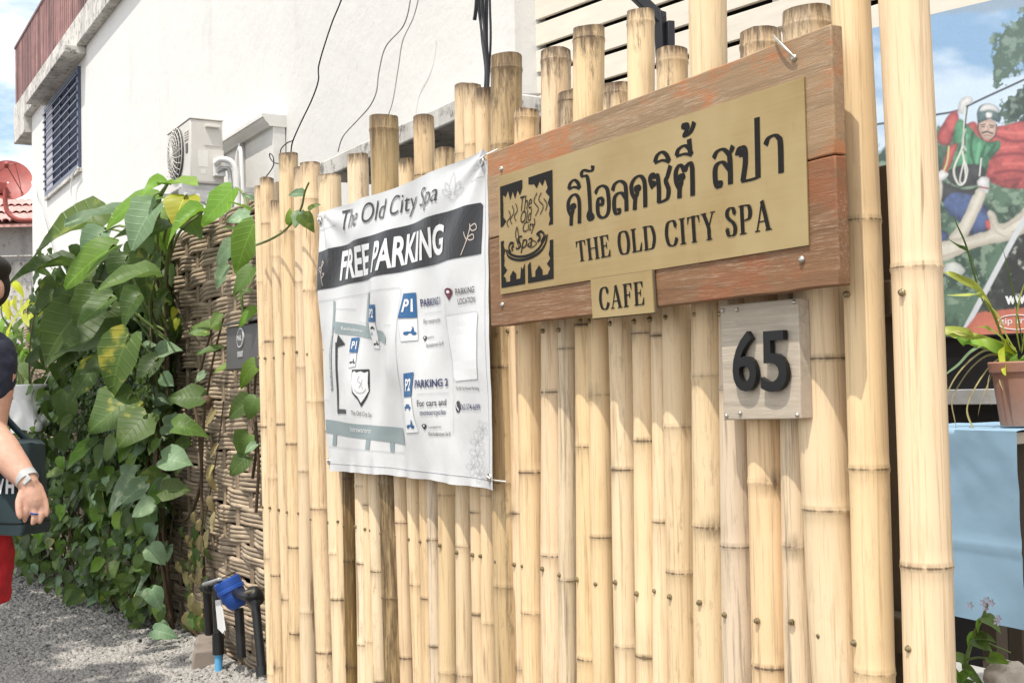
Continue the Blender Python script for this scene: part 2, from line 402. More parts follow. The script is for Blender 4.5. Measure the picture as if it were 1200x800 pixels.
def pebbles():
    mb = MB()
    base = [V(p) for p in ((1, 0, 0), (0, 1, 0), (-1, 0, 0), (0, -1, 0), (0, 0, 1), (.6, .6, .55), (-.6, .6, .5), (-.6, -.6, .6), (.6, -.6, .5))]
    fcs = ((0, 5, 8), (0, 1, 5), (1, 6, 5), (1, 2, 6), (2, 7, 6), (2, 3, 7), (3, 8, 7), (3, 0, 8), (5, 6, 4), (6, 7, 4), (7, 8, 4), (8, 5, 4))
    rnd = random.Random(3)
    n = 0
    while n < 17000:
        px, py = rnd.uniform(-25, 345), rnd.uniform(672, 830)
        p = PG(px, py)
        if p.y > 1.66 or p.y < -.5: continue
        s = rnd.uniform(.006, .015) * (1.25 if rnd.random() < .15 else 1)
        a = rnd.uniform(0, 6.28); ca, sa = math.cos(a), math.sin(a); i = len(mb.v); fx, fz = rnd.uniform(.7, 1.3), rnd.uniform(.5, .95)
        # a low bank of gravel leans on the foot of the woven wall
        zb = max(0, .05 - (1.7 - p.y) * .18) if p.x > -6.4 else 0
        for q in base:
            x, y = q.x * fx, q.y
            mb.v.append(V((p.x + s * (x * ca - y * sa) * rnd.uniform(.85, 1.15), p.y + s * (x * sa + y * ca), zb + s * q.z * fz + s * .1)))
        mb.f += [[i + k for k in f] for f in fcs]; n += 1
    o = mb.build('gravel', 'pebble', smooth=None); struct(o, 'stuff')
pebbles()

# ------------------------------------------------------------------ bamboo fence
FY = 1.5
fence = thing('bamboo_fence', 'pale yellow bamboo pole fence of uneven height carrying the signs', 'fence', (-2.8, FY, 0))
def hdir(px, py): d = ray(px, py); return V((d.x, d.y, 0)), d
def ang(px, py): d = ray(px, py); return math.atan2(d.y, d.x)
def centre(px, py, r, Y=FY):           # axis of a pole whose left edge is seen at px, py
    d = ray(px, py); hl = math.hypot(d.x, d.y); h = V((d.x / hl, d.y / hl, 0)); hr = V((h.y, -h.x, 0))
    t = (Y - r * hr.y) / h.y
    c = h * t + hr * r
    return V((c.x, Y, CAM.z + d.z / hl * t))
# left and right edge at the top, height of the top, left edge low down (and its height), node heights, look
POLES = [
 (297,312,219,311,735,[654,790,500,330],''), (303,320,209,319,735,[674,560,400,262],''), (316,331,236,330,735,[702,497,300],''),
 (328,351,180,338,735,[641,742,520,395,270],''), (342,358,197,352,735,[552,717,430,330],''), (352,373,191,368,735,[596,764,470,340,232],''),
 (374,401,205,387,735,[648,702,505,380,255],'p'), (390,406,262,396,735,[702,530],''), (396,414,268,405,735,[657,560,780],'d'),
 (409,434,181,417,735,[755,660,569,440,300],''), (420,437,258,428,735,[591,751],''), (428,446,255,436,735,[669,520],''),
 (432,466,137,449,735,[566,700,430,300,150],'d'), (456,473,228,466,735,[612,770],''), (468,484,186,481,735,[685,540],''),
 (482,507,137,494,735,[701,560,420,300,205],''), (493,511,215,503,735,[632,757],'m'), (507,531,175,514,735,[580,788],''),
 (531,546,101,534,735,[791,640,180],''), (543,561,101,553,735,[720,600,170],''), (559,575,104,562,735,[730,580,190],''),
 (575,612,66,579,735,[565,687,430,300,169,79],'w'), (590,612,190,601,735,[601,783],''), (601,631,130,612,735,[553,718,138],'W'),
 (631,667,61,634,735,[459,651,300,70],'W'), (651,674,110,655,735,[408,680,118],'m'), (675,712,34,674,735,[523,772,380,44],'W'),
 (686,707,150,695,735,[462,629],''), (709,735,99,718,735,[550,757,108],'W'), (737,769,14,743,735,[516,769,390,24],'W'),
 (756,778,130,764,735,[393,611],''), (768,805,61,783,735,[671,500,72],'W'), (806,852,0,813,735,[617,440,230],'p'),
 (838,868,105,846,735,[456,640],'m'), (864,910,40,879,690,[565,400,52],'W'), (904,940,100,918,690,[640],'m'),
 (917,970,15,948,690,[597,420,28],'W'), (975,1022,0,995,690,[549,258],'p'), (1030,1090,0,1052,680,[663,313],'p')]
def bamboo_pole(row, nxt):
    xl, xr, yt, xb, yb, nodes, look = row
    r = 0.035
    for _ in range(4):
        c = centre(xl, yt, r); D = math.hypot(c.x, c.y); r = D * math.sin((ang(xl, yt) - ang(xr, yt)) / 2)
    r = max(.024, min(.05, r))
    if nxt and xl < 970:                # thick enough to close the view to the next pole
        r = max(r, D * math.sin((ang(xb, yb) - ang(nxt[3], yb)) / 2) * 1.28)
    a, b = centre(xl, yt, r), centre(xb, yb, r)
    open_top = yt <= 0
    ztop = a.z + (.35 if open_top else 0)
    axis = lambda z: V((b.x + (a.x - b.x) * (z - b.z) / (a.z - b.z), FY, z))
    zn = []
    for ny in nodes:
        p = axis(1.2)
        for _ in range(4):
            d = ray(xl + (xb - xl) * (ny - yt) / max(1, yb - yt) + 6, ny); hl = math.hypot(d.x, d.y); p = axis(CAM.z + d.z / hl * (math.hypot(p.x, p.y) - r * .6))
        zn.append(p.z)
    zn = sorted(z for z in zn if 0.03 < z < ztop - .008)
    z = (zn[0] if zn else .5) - .33
    while z > .05: zn.insert(0, z); z -= random.uniform(.28, .38)
    prof = [(-.03, 1.0), (-.009, 1.006), (-.0035, 1.045), (-.0008, 1.052), (.0014, 1.022), (.004, 1.03), (.009, 1.004), (.03, 1.0)]
    zs = set()
    z = 0.0
    while z < ztop: zs.add(round(z, 4)); z += .07
    zs.add(round(ztop, 4)); pr = {}
    for q in zn:
        zs = {k for k in zs if abs(k - q) > .04 or k >= ztop - .001 or k == 0}
        for dz, s_ in prof:
            k = round(q + dz, 4)
            if 0 < k < ztop: zs.add(k); pr[k] = s_
    zs = sorted(zs); seg = 18 if r > .03 else 14
    mb = MB(); st = []; wr = []; ph = random.uniform(0, 9)
    strong = {q: random.choice((.3, .4, .5, .6, .9, 1.0)) for q in zn}
    weather = {'w': .16, 'W': .05, 'd': .06, 'p': .02, 'm': .05, '': .03}[look]
    if look == 'd' and xl == 432: weather = .22
    side = {q: random.uniform(3.6, 5.9) for q in zn}; smud = {q: (random.uniform(.5, 1.1) if random.random() < .3 else 0) for q in zn}
    for k, z in enumerate(zs):
        ax = axis(z); s_ = pr.get(z)
        bend = V((.005 * math.sin(z * 2.3 + ph), .003 * math.sin(z * 1.9 + ph * 2), 0)) ; ax = ax + bend
        wob = .0035 * mnoise.noise((z * 1.7, ph, 0)) ; wob2 = .0025 * mnoise.noise((z * 1.7, 0, ph))
        if s_ is None: s_ = 1 + .012 * mnoise.noise((z * 3, ph, 5))
        rr = r * s_
        if k == len(zs) - 1: rr *= .985
        near = min(zn, key=lambda q: abs(q - z)) if zn else -9
        dn = abs(near - z)
        for j in range(seg):
            an = 2 * math.pi * j / seg
            ov = 1 + .012 * math.sin(2 * an + ph) + .006 * math.sin(5 * an + ph * 2)
            zz = z + ((.0012 * math.sin(2 * an + ph) + .0012 * mnoise.noise((an * 2, ph, 1))) if k == len(zs) - 1 and not open_top else 0)
            mb.v.append(V((ax.x + wob + rr * ov * math.cos(an), ax.y + wob2 + rr * ov * math.sin(an), zz)))
            loc = .45 + .55 * math.cos(an - side.get(near, 0))
            s1 = strong.get(near, 0) * (1.9 if dn < .0012 else max(0, .7 - dn / .012)) * (.6 + .4 * loc) + strong.get(near, 0) * .22 * loc * max(0, 1 - dn / .07)
            s2 = (1.0 if ztop - z < .004 else .72 * max(0, 1 - (ztop - z) / max(weather * (.6 + .8 * loc), .012)) ** 1.1) if not open_top else 0
            s1 = max(s1, smud.get(near, 0) * max(0, math.cos(an - side.get(near, 0))) ** 3 * max(0, 1 - dn / .028))
            if xl == 432 and z < 1.32: s1 = max(s1, .8)
            st.append(min(2, max(s1, s2)))
            wr.append(max(0, 1 - (ztop - z) / {'w': .42, 'W': .24, 'd': .2, 'm': .9, '': .12, 'p': .08}[look]) * (.55 + .45 * loc) if not open_top else .12 * loc)
        if k:
            i = (k - 1) * seg
            for j in range(seg): mb.f.append([i + j, i + (j + 1) % seg, i + seg + (j + 1) % seg, i + seg + j])
    i = (len(zs) - 1) * seg
    c0 = len(mb.v); ax = axis(zs[-1])                 # cut end: wall thickness, then the node floor inside
    for j in range(seg):
        p = mb.v[i + j]; mb.v.append(ax + (p - ax) * .76); st.append(.7); wr.append(.6)
    for j in range(seg): mb.f.append([i + j, i + (j + 1) % seg, c0 + (j + 1) % seg, c0 + j])
    mb.v.append(ax - V((0, 0, .025))); st.append(1); wr.append(1)
    for j in range(seg): mb.f.append([c0 + j, c0 + (j + 1) % seg, len(mb.v) - 1])
    mb.a['stain'] = st; mb.a['wear'] = wr
    mat = {'d': 'bamboo_dark', 'w': 'bamboo_weathered', 'p': 'bamboo_pale', 'm': 'bamboo_mould'}.get(look, random.choice(('bamboo', 'bamboo', 'bamboo_pale')))
    if look == 'd' and xl == 432: mat = 'bamboo_weathered'
    o = mb.build('bamboo_pole', mat, fence, 50)
    if look == 'd': o['label'] = 'dark brown weathered bamboo pole'
    # round headed screws through each pole into the two rails behind
    for zr in (.826, 1.385):
        zr += random.uniform(-.008, .008); ax = axis(zr)
        if zr > ztop - .05: continue
        dx = random.uniform(-.25, .25) * r
        c = V((ax.x + dx, ax.y - math.sqrt(r * r - dx * dx) - .001, zr))
        MB().lathe(c + V((0, .004, 0)), (random.uniform(-.12, .12), -1, random.uniform(-.1, .15)), [(0, .0058), (.0035, .0058), (.0045, .0042), (.007, .0040), (.008, .002)], 10).build('screw', 'brass_screw', o, 50)
    return o
for k, row in enumerate(POLES): bamboo_pole(row, POLES[k + 1] if k + 1 < len(POLES) else None)
for z in (.826, 1.385):
    a, b = P(309, 500, 1.575), P(1075, 500, 1.575)
    MB().box((a.x, 1.553, z - .03), (b.x, 1.60, z + .03)).build('rail', 'rail', fence, bevel=.004)
for px in (345, 560, 800, 1060):
    x = P(px, 500, 1.63).x
    MB().box((x - .03, 1.603, 0), (x + .03, 1.66, 1.62)).build('post', 'rail', fence, bevel=.004)

# ------------------------------------------------------------------ woven wall behind the vines
WY = 1.72
xa, xb_ = P(30, 400, WY).x, -4.42
wv = thing('woven_wall', 'brown woven bamboo wall with gravel at its foot, half hidden by vines', 'wall', ((xa + xb_) / 2, WY, 0))
x = xb_ - .06; k = 0; stx = []
while x > xa:
    stx.append(x)
    h = 2.13 + random.uniform(-.03, .05)
    for dx in (-.011, .011):
        MB().tube([(x + dx + random.uniform(-.004, .004), WY, 0), (x + dx, WY + random.uniform(-.004, .004), 1.), (x + dx + random.uniform(-.006, .006), WY, h)], .010, 6).build('stake', 'stake', wv, 40)
    x -= .20 + random.uniform(-.012, .012)
z = .012; row = 0
STEP = .2
MB().box((xa, WY + .034, .0), (xb_, WY + .046, 2.08)).build('backing', 'dark_void', wv)  # added sheet: its black stands in for shade behind the weave
while z < 2.12:
    ph = ((row // 4) % 2) * math.pi + random.uniform(-.12, .12)
    rr = random.uniform(.0095, .0125)
    n = int((xb_ - xa) / .034); pts = []; rad = []
    jit = random.uniform(0, 50)
    for i in range(n + 1):
        xx = xb_ - .0 + (xa - xb_) * i / n
        a = math.pi * (xb_ - .06 - xx) / STEP + ph
        yy = WY - .0125 * math.sin(a + math.pi / 2) * 1.0
        slope = .010 * mnoise.noise((xx * 2.2, row // 4, 3)) + .004 * mnoise.noise((xx * 5, row * .37, 8)) + .006 * math.sin(a * .5 + (row // 4))
        pts.append((xx, yy, max(.01, z + slope))); rad.append(rr * (1 + .35 * mnoise.noise((xx * 7, jit, 0))))
    MB().tube(pts, rad, 7).build('strand', 'strand', wv, 60)
    z += rr * 1.86; row += 1
# ------------------------------------------------------------------ white building
BY = 3.6
xf, xn = P(37.5, 200, BY).x, P(604, 60, BY).x
zt = 6.95
bld = thing('white_building', 'tall white plastered building with barred window and maroon roof railing', 'building', ((xf + xn) / 2, BY, 0))
MB().box((xf, BY, 0), (xn, BY + 9, zt)).build('wall', 'plaster', bld)
# window
wx0, wx1 = P(55, 150, BY).x, P(95.3, 150, BY).x
wz0, wz1 = P(95.3, 197, BY).z, P(95.3, 77, BY).z
win = MB()
for a, b in (((wx0, wz0), (wx0 + .09, wz1)), ((wx1 - .09, wz0), (wx1, wz1)), ((wx0 + .09, wz1 - .07), (wx1 - .09, wz1)), ((wx0 + .09, wz0), (wx1 - .09, wz0 + .07))):
    win.box((a[0], BY - .05, a[1]), (b[0], BY - .002, b[1]))
win = win.build('window', 'navy', bld)
n = 4
for i in range(n):
    a = wx0 + .09 + (wx1 - wx0 - .18) * i / n; b = wx0 + .09 + (wx1 - wx0 - .18) * (i + 1) / n
    MB().box((a + .004, BY - .03, wz0 + .07), (b - .004, BY - .004, wz1 - .07)).build('pane', 'pane_reflection' if i == 0 else 'glass', win)  # the first pane has its white reflection painted on
    if i: MB().box((a - .02, BY - .045, wz0 + .07), (a + .02, BY - .031, wz1 - .07)).build('mullion', 'navy', win)
for i in range(11):
    z = wz0 + .07 + (wz1 - wz0 - .14) * (i + .5) / 11
    MB().box((wx0, BY - .075, z - .012), (wx1, BY - .055, z + .012)).build('bar', 'navy', win)
MB().box((wx0 - .04, BY - .05, wz0 - .06), (wx1 + .04, BY - .002, wz0 - .002)).build('sill', 'concrete', bld)
# awning slab over the window and the parapet with its railing
ax0 = P(31.6, 118, BY - .3).x; ax1 = P(74.8, 67, BY - .3).x + .12
MB().box((ax0, BY - .32, 6.40), (ax1, BY - .002, 6.52)).build('awning', 'concrete', bld, bevel=.01)
ex = xf - 1.25
MB().box((xf + .002, BY - .14, 6.523), (xn, BY - .002, zt)).build('parapet', 'concrete', bld, bevel=.01)
MB().box((ex, BY - .14, 6.22), (xf - .001, BY + 6, zt)).build('balcony', 'concrete', bld, bevel=.01)
x = ex + .03; k = 0
ptop = MB()
while x < xf + 12:
    MB().box((x, BY - .11, zt + .002), (x + .075, BY - .085, zt + 1.14)).build('picket', 'maroon', bld); x += .165
MB().box((ex, BY - .125, zt + 1.142), (xf + 12.2, BY - .065, zt + 1.19)).build('handrail', 'maroon', bld)
MB().box((ex, BY - .083, zt + .5), (xf + 12.2, BY - .05, zt + .54)).build('handrail', 'maroon', bld)

# ------------------------------------------------------------------ low wall with a moulded coping behind the air conditioner
CY = 3.48
cx1 = P(320.5, 150, CY).x; cx0 = cx1 - 3.2; cz = P(320, 134, CY).z
cw = thing('low_wall', 'low white side wall with moulded coping, behind the air conditioner', 'wall', ((cx0 + cx1) / 2, CY, 0))
MB().box((cx0, CY, 0), (cx1 - .012, BY - .01, cz - .10)).build('wall', 'plaster', cw)
prof = [(0.012, -.105), (-.035, -.105), (-.045, -.085), (-.075, -.06), (-.085, -.035), (-.10, -.03), (-.10, 0), (.29, 0), (.29, -.105)]
MB().prism([V((cx0, CY + a, cz + b)) for a, b in prof], (cx1 - cx0, 0, 0)).build('coping', 'white_paint', cw, 30)
a = P(284, 200, CY - .02)
MB().box((a.x - .03, CY - .05, 2.2), (a.x + .03, CY - .002, cz - .107)).build('channel', 'galv', cw)

# ------------------------------------------------------------------ air conditioner
AY = 2.86
p0, p1 = P(196, 153, AY), P(222.5, 139, AY)
az1, az0 = p1.z, p1.z - .56
ac = thing('air_conditioner', 'beige outdoor air conditioner unit on a perforated steel bracket', 'air conditioner', ((p0.x + p1.x) / 2, AY, az0))
MB().box((p0.x, AY, az0), (p1.x, AY + .29, az1)).build('case', 'ac_case', ac, bevel=.012)
MB().box((p0.x - .006, AY - .006, az1 + .001), (p1.x + .006, AY + .296, az1 + .014)).build('lid', 'ac_case', ac, bevel=.004)
fc = P(203.5, 181, AY - .03); fc.y = AY
fan = MB().lathe(fc + V((0, -.001, 0)), (0, -1, 0), [(0, .235), (.012, .235), (.014, .22), (.004, .215)], 40).build('fan_recess', 'ac_dark', ac, 40)
bl = MB()
for k in range(3):
    a0 = k * 2.094
    bl.grid(lambda u, v: fc + V((math.cos(a0 + u * 1.2) * (.05 + .15 * v), -.010 - .012 * u, math.sin(a0 + u * 1.2) * (.05 + .15 * v))), 5, 3)
bl.build('fan_blade', 'ac_dark', ac, 60)
gr = MB()
for rr, yy in ((.235, .02), (.20, .034), (.165, .043), (.13, .048), (.095, .050), (.06, .051)):
    gr.tube([fc + V((math.cos(t * .1963) * rr, -yy, math.sin(t * .1963) * rr)) for t in range(33)], .0035, 5, False)
for k in range(22):
    a0 = k * math.pi / 11
    gr.tube([fc + V((math.cos(a0 + q * .12) * rr, -yy, math.sin(a0 + q * .12) * rr)) for q, (rr, yy) in enumerate(((.05, .052), (.12, .05), (.18, .041), (.235, .02)))], .004, 5, False)
gr.lathe(fc + V((0, -.045, 0)), (0, -1, 0), [(0, .055), (.01, .055), (.014, .04)], 20)
gr.build('fan_grille', 'ac_case', ac, 60)
ex_ = p1.x
def side(px, py, l=0.0):               # a point of the end face x = ex_
    d = ray(px, py); q = CAM + d * (ex_ / d.x); return q + V((l, 0, 0))
def side_box(name, x0, y0, x1, y1, t, mat, lift=.002):
    a, b = side(x0, y0), side(x1, y1)
    return MB().box((ex_ + lift, min(a.y, b.y), min(a.z, b.z)), (ex_ + lift + t, max(a.y, b.y), max(a.z, b.z))).build(name, mat, ac, bevel=.003)
side_box('side_panel', 239, 147, 258, 172, .004, 'ac_case')
side_box('handle', 240, 147, 256, 151, .03, 'ac_case', .007)
side_box('rating_label', 232, 176, 244, 196, .001, 'sticker')
side_box('warning_label', 235, 198, 241, 204, .001, 'sticker')
side_box('lower_panel', 231, 174, 262.5, 214, .0012, 'ac_case', .0006)
side_box('valve_cover', 249, 187, 262, 208, .06, 'white_plastic', .004)
a = P(222, 160, AY)
for k in range(4): MB().box((p1.x - .17, AY - .008, az1 - .10 - k * .022), (p1.x - .05, AY - .002, az1 - .09 - k * .022)).build('vent_slat', 'ac_case', ac)
MB().box((p1.x - .13, AY - .006, az1 - .28), (p1.x - .07, AY - .002, az1 - .2)).build('badge', 'ac_dark', ac)
def pipe(parent, name, pts, r, mat): return MB().tube(smooth_path(pts, 6), r, 8).build(name, mat, parent, 60)
yb = AY + .2
pipe(ac, 'refrigerant_pipe', [(ex_ + .06, yb, az0 + .17), (ex_ + .13, yb + .05, az0 + .2), (ex_ + .17, yb + .14, az0 + .12), (ex_ + .17, yb + .16, az0 - .25), (ex_ + .17, yb + .16, az0 - .9)], .028, 'white_plastic')
pipe(ac, 'refrigerant_pipe', [(ex_ + .06, yb + .02, az0 + .10), (ex_ + .09, yb + .08, az0 + .13), (ex_ + .11, yb + .12, az0 + .02), (ex_ + .11, yb + .12, az0 - .8)], .02, 'galv')
pipe(ac, 'drain_hose', [(ex_ + .10, yb + .17, az0 - .3), (ex_ + .05, yb + .19, az0 + .12), (ex_ + .09, yb + .2, az0 + .29), (ex_ + .16, yb + .2, az0 + .25), (ex_ + .19, yb + .2, az0 - .2), (ex_ + .19, yb + .2, az0 - .7)], .018, 'white_plastic')
for xx in (p1.x - .06, p0.x + .08):
    MB().box((xx - .02, AY - .06, az0 - .05), (xx + .02, CY - .002, az0 - .001)).build('bracket_arm', 'galv', ac)
    MB().bar((xx, AY - .04, az0 - .07), (xx, CY - .02, az0 - .42), .045, .012).build('bracket_strut', 'galv', ac)
    MB().box((xx - .02, CY - .035, az0 - .5), (xx + .02, CY - .003, az0 - .052)).build('bracket_back', 'galv', ac)
# perforated angle under the unit, its end turned to the alley
fa = MB(); a = side(228, 222); hx = ex_ - .02
fa.box((hx, AY - .10, az0 - .16), (hx + .006, AY + .36, az0 - .055))
plate = fa.build('bracket_plate', 'galv', ac)
for k in range(4): MB().lathe((hx + .0065, AY - .04 + k * .105, az0 - .105 - .004 * k), (1, 0, 0), [(0, .022), (.001, .022)], 14).build('slot', 'white_plastic', ac)

# ------------------------------------------------------------------ concrete lean to with its gutter
LY = 2.9
lx0, lx1 = P(372, 210, LY).x, P(560, 120, LY).x
lz1 = P(433, 163, LY).z; lz0 = lz1 - .115
lt = thing('lean_to', 'mould stained concrete lean-to roof slab behind the fence tops', 'roof', ((lx0 + lx1) / 2, LY, 0))
MB().box((lx0, LY, lz0), (lx1, BY - .01, lz1)).build('slab', 'concrete', lt, bevel=.01)
MB().box((lx0 + .1, 3.35, 0), (lx1, BY - .012, lz0 - .003)).build('back_wall', 'concrete_grey', lt)
MB().box((lx0 + .25, 3.31, .1), (lx1 - .4, 3.347, lz0 - .12)).build('shutter', 'black_board', lt)
a, b = P(469, 172, 3.2), P(566, 120, 3.2); gz = P(500, 157, 3.2).z
MB().box((a.x, 3.22, lz1 - .01), (b.x, BY - .012, gz - .02)).build('upstand', 'concrete_grey', lt)
MB().tube([(a.x, 3.165, gz), (b.x, 3.165, gz + .01)], .05, 14).build('gutter', 'galv', lt, 50)
MB().obox([V((a.x, 3.10, gz + .052)), V((b.x, 3.10, gz + .062)), V((b.x, BY - .02, gz + .12)), V((a.x, BY - .02, gz + .11)),
           V((a.x, 3.10, gz + .062)), V((b.x, 3.10, gz + .072)), V((b.x, BY - .02, gz + .13)), V((a.x, BY - .02, gz + .12))]).build('tin_sheet', 'grey_metal', lt)

# ------------------------------------------------------------------ slatted house at the right
base = PD(606, 60, 7.3); base.z = 0
an = R(149.5 + 40.6); dr = V((-math.cos(an), -math.sin(an), 0)); nr = V((dr.y, -dr.x, 0))
if nr.y > 0: nr = -nr
sh = thing('slatted_house', 'cream house front of horizontal boards with dark gaps, behind the tall poles', 'building', base)
def sp(s, d, z): return base + dr * s + nr * d + V((0, 0, z))
def sbox(name, s0, s1, d0, d1, z0, z1, mat, bevel=0):
    return MB().obox([sp(s0, d0, z0), sp(s1, d0, z0), sp(s1, d1, z0), sp(s0, d1, z0), sp(s0, d0, z1), sp(s1, d0, z1), sp(s1, d1, z1), sp(s0, d1, z1)]).build(name, mat, sh, bevel=bevel)
sbox('corner_post', 0, .145, .05, -.2, 0, 4.6, 'cream_board', .006)
sbox('wall', .146, 9, -.05, -.25, 0, 4.6, 'dark_void')  # near-black colour in place of shade in the gaps between boards
z = 1.7
while z < 4.5:
    sbox('slat', .148, 9.0, .02, -.005, z, z + .130, 'cream_board', .003); z += .158
for s in (1.9, 3.9, 5.9): sbox('stud', s, s + .07, -.008, -.049, 1.6, 4.6, 'cream_board')

# steel bracket hanging in front of the boards
q = PD(757, 30, 5.6)
sb = thing('steel_bracket', 'black steel angle bracket hanging above the fence before the cream boards', 'bracket', (q.x, q.y, q.z - .3))
def QD(px, py): return PD(px, py, 5.6)
MB().bar(QD(727, -22), QD(776, 24), .05, .05).build('arm', 'wire_black', sb, bevel=.004)
MB().bar(QD(773, 14), QD(776, 68), .044, .05).build('upright', 'wire_black', sb, bevel=.004)
MB().bar(QD(784, 26), QD(784.5, 66), .035, .06).build('flange', 'wire_black', sb, bevel=.004)

# ------------------------------------------------------------------ wires in front of the white wall
def wire(label, pts, r, mat, Y, group=None):
    p3 = [P(x, y, Y + (pp[0] if pp else 0)) for x, y, *pp in pts]
    o = MB().tube(smooth_path(p3, 6), r, 6).build('wire', mat, org=p3[0], smooth=60)
    return tag(o, label, 'wire', group)
wire('thin black wire curving down the white wall to the shorter bamboo tops', [(412, -40), (400, 0), (388, 30), (374, 75), (373, 95), (365, 118), (352, 145), (343, 166), (341, 178)], .0042, 'wire_black', 2.5)
wire('thin black wire loop between the two leftmost bamboo tops', [(312, 207), (320, 195), (320, 184), (316, 180), (317, 186), (322, 191), (329, 190), (329, 176), (336, 168), (343, 165)], .0035, 'wire_black', 2.4)
wire('grey wire drooping down the white wall beside the dark topped pole', [(484, -30), (481, 0), (473, 30), (452, 55), (444, 85), (441, 108), (433, 125), (418, 142), (402, 160), (396, 178)], .0036, 'wire_grey', 2.75)
wire('pale grey wire to the right of the drooping one on the white wall', [(492, -20), (490, 0), (484, 22), (472, 48), (467, 78), (460, 120), (452, 142)], .004, 'wire_grey', 3.45)
for k, (a, b) in enumerate(((560, 571), (564, 570), (566, 572), (569, 571), (574, 573), (562, 569), (571, 572))):
    wire('black cable hanging in a bundle just left of the tallest weathered pole', [(a, -45), (a, 0), ((a + b) / 2 + 1.5 * math.sin(k * 2), 45), (b, 85), (b - k * .6, 130)], .005, 'wire_black', 2.3 + .012 * k, 'black cables in the bundle')
wire('loose short black cable end beside the cable bundle', [(560, -30), (558, 8), (556, 24)], .008, 'wire_black', 2.28)
wire('white cable hanging from the window of the white building', [(91, 196), (85, 206), (83, 230), (88, 252), (100, 272)], .014, 'wire_white', 3.52)
wire('white cable on the far corner of the white building', [(38, 213), (42, 232), (49, 250), (60, 290), (72, 330)], .02, 'wire_white', 3.52)

# ------------------------------------------------------------------ tiled house with a dish, far left
HD = 27.0
hb = PD(10, 300, HD); hb.z = 0
th = thing('tiled_house', 'grey concrete house with a pinkish red tiled roof, under the red dish', 'building', hb)
rx = V((RT.x, RT.y, 0)).normalized(); fy = V((_h.x, _h.y, 0))
def hp(px, py, dd=0.0): return PD(px, py, HD + dd)
def hbox(name, x0, y0, x1, y1, d0, d1, mat):
    a, b = hp(x0, y1, 0), hp(x1, y0, 0); w_ = (b - a).dot(rx)
    z0, z1 = a.z, b.z
    c = [a + rx * i * w_ + fy * j for j in (d0, d1) for i in (0, 1)]
    q = [c[0], c[1], c[3], c[2]]
    return MB().obox([V((p.x, p.y, z0)) for p in q] + [V((p.x, p.y, z1)) for p in q]).build(name, mat, th)
hbox('wall', -160, 262, 41, 760, 0, 6, 'concrete_grey')
hbox('coping', -160, 300, 43, 306, -.25, -.002, 'concrete')
hbox('wall_panel', -160, 306, 36, 470, -.12, -.003, 'concrete')
a = hp(-160, 262); a.z = hp(41, 262).z - .02; wtot = (hp(42, 262) - a).dot(rx); N = 22
for k in range(N):
    s0 = wtot * (k + .5) / N
    for q in range(3):
        b = a + rx * s0 + fy * (-.15 + q * 1.0) + V((0, 0, .02 + q * .33)); e = b + fy * 1.08 + V((0, 0, .33))
        mb = MB()
        r0 = wtot / N * .5
        mb.grid(lambda u, v: b.lerp(e, v) + rx * (-math.cos(math.pi * u) * r0) + V((0, 0, math.sin(math.pi * u) * r0 * .9 + (.0 if v else .03))), 6, 1)
        mb.build('roof_tile', 'tile_red', th, 60)
for q in range(N):
    pass
MB().obox([a + fy * -.1 + V((0, 0, -.06)), a + rx * wtot + fy * -.1 + V((0, 0, -.06)), a + rx * wtot + fy * 3.2 + V((0, 0, .96)), a + fy * 3.2 + V((0, 0, .96)),
           a + fy * -.1 + V((0, 0, .0)), a + rx * wtot + fy * -.1, a + rx * wtot + fy * 3.2 + V((0, 0, 1.02)), a + fy * 3.2 + V((0, 0, 1.02))]).build('roof_deck', 'tile_red', th)
DD = 25.5
dc = PD(9, 211, DD)
ds = thing('satellite_dish', 'round red satellite dish on a curved pole above the tiled roof', 'satellite dish', PD(9, 262, DD))
axd = (-fy * .86 + rx * .32 + V((0, 0, .42))).normalized()
rd = .50
u_ = axd.orthogonal().normalized(); v_ = axd.cross(u_)
MB().lathe(dc, axd, [(-.10, .02), (-.098, rd * .35), (-.06, rd * .7), (0, rd), (.012, rd), (-.048, rd * .7), (-.085, rd * .35), (-.088, .02)], 36, False).build('reflector', 'dish_red', ds, 40)
for q in range(3):
    aa = q * 2.094 + .4
    MB().tube([dc + (u_ * math.cos(aa) + v_ * math.sin(aa)) * rd * .9, dc + axd * .55], .012, 6).build('feed_strut', 'dish_red', ds)
MB().lathe(dc + axd * .5, axd, [(0, .05), (.12, .05), (.14, .03)], 12).build('feed_horn', 'dish_red', ds)
pb = PD(11, 222, DD)
MB().tube(smooth_path([pb + fy * -.2, PD(11, 240, DD) + fy * -.2, PD(15, 252, DD) + fy * -.2, PD(26, 259, DD) + fy * -.2, PD(40, 259, DD) + fy * -.1], 5), .05, 8).build('pole', 'dish_red', ds, 50)
MB().box(PD(9, 228, DD) + V((-.1, -.25, 0)), PD(13, 218, DD) + V((.1, -.1, .05))).build('clamp', 'dish_red', ds)
# ------------------------------------------------------------------ added tree out of view: put in to shade the vines, not the fence
tr_ = thing('added_shade_tree', 'added broad leafy tree out of view, put in to shade the vines', 'tree', (-9.4, -3.4, 0))
MB().tube(smooth_path([(-9.4, -3.4, 0), (-9.35, -3.35, 1.4), (-9.2, -3.1, 2.8), (-8.9, -2.7, 4.0), (-8.6, -2.3, 5.2)], 5), [.20 - .006 * k for k in range(21)], 12).build('trunk', 'stem', tr_, 60)
rt_ = random.Random(21)
for k in range(7):
    a = V((-9.0, -2.8, 3.7 + .15 * k)); b = V((-7.6 + rt_.uniform(-2.6, 2.6), -2.1 + rt_.uniform(-1., 1.2), 5.2 + rt_.uniform(-.3, .7)))
    MB().tube(smooth_path([a, a.lerp(b, .5) + V((0, 0, .25)), b], 5), [.07 - .005 * q for q in range(11)], 8).build('limb', 'stem', tr_, 60)
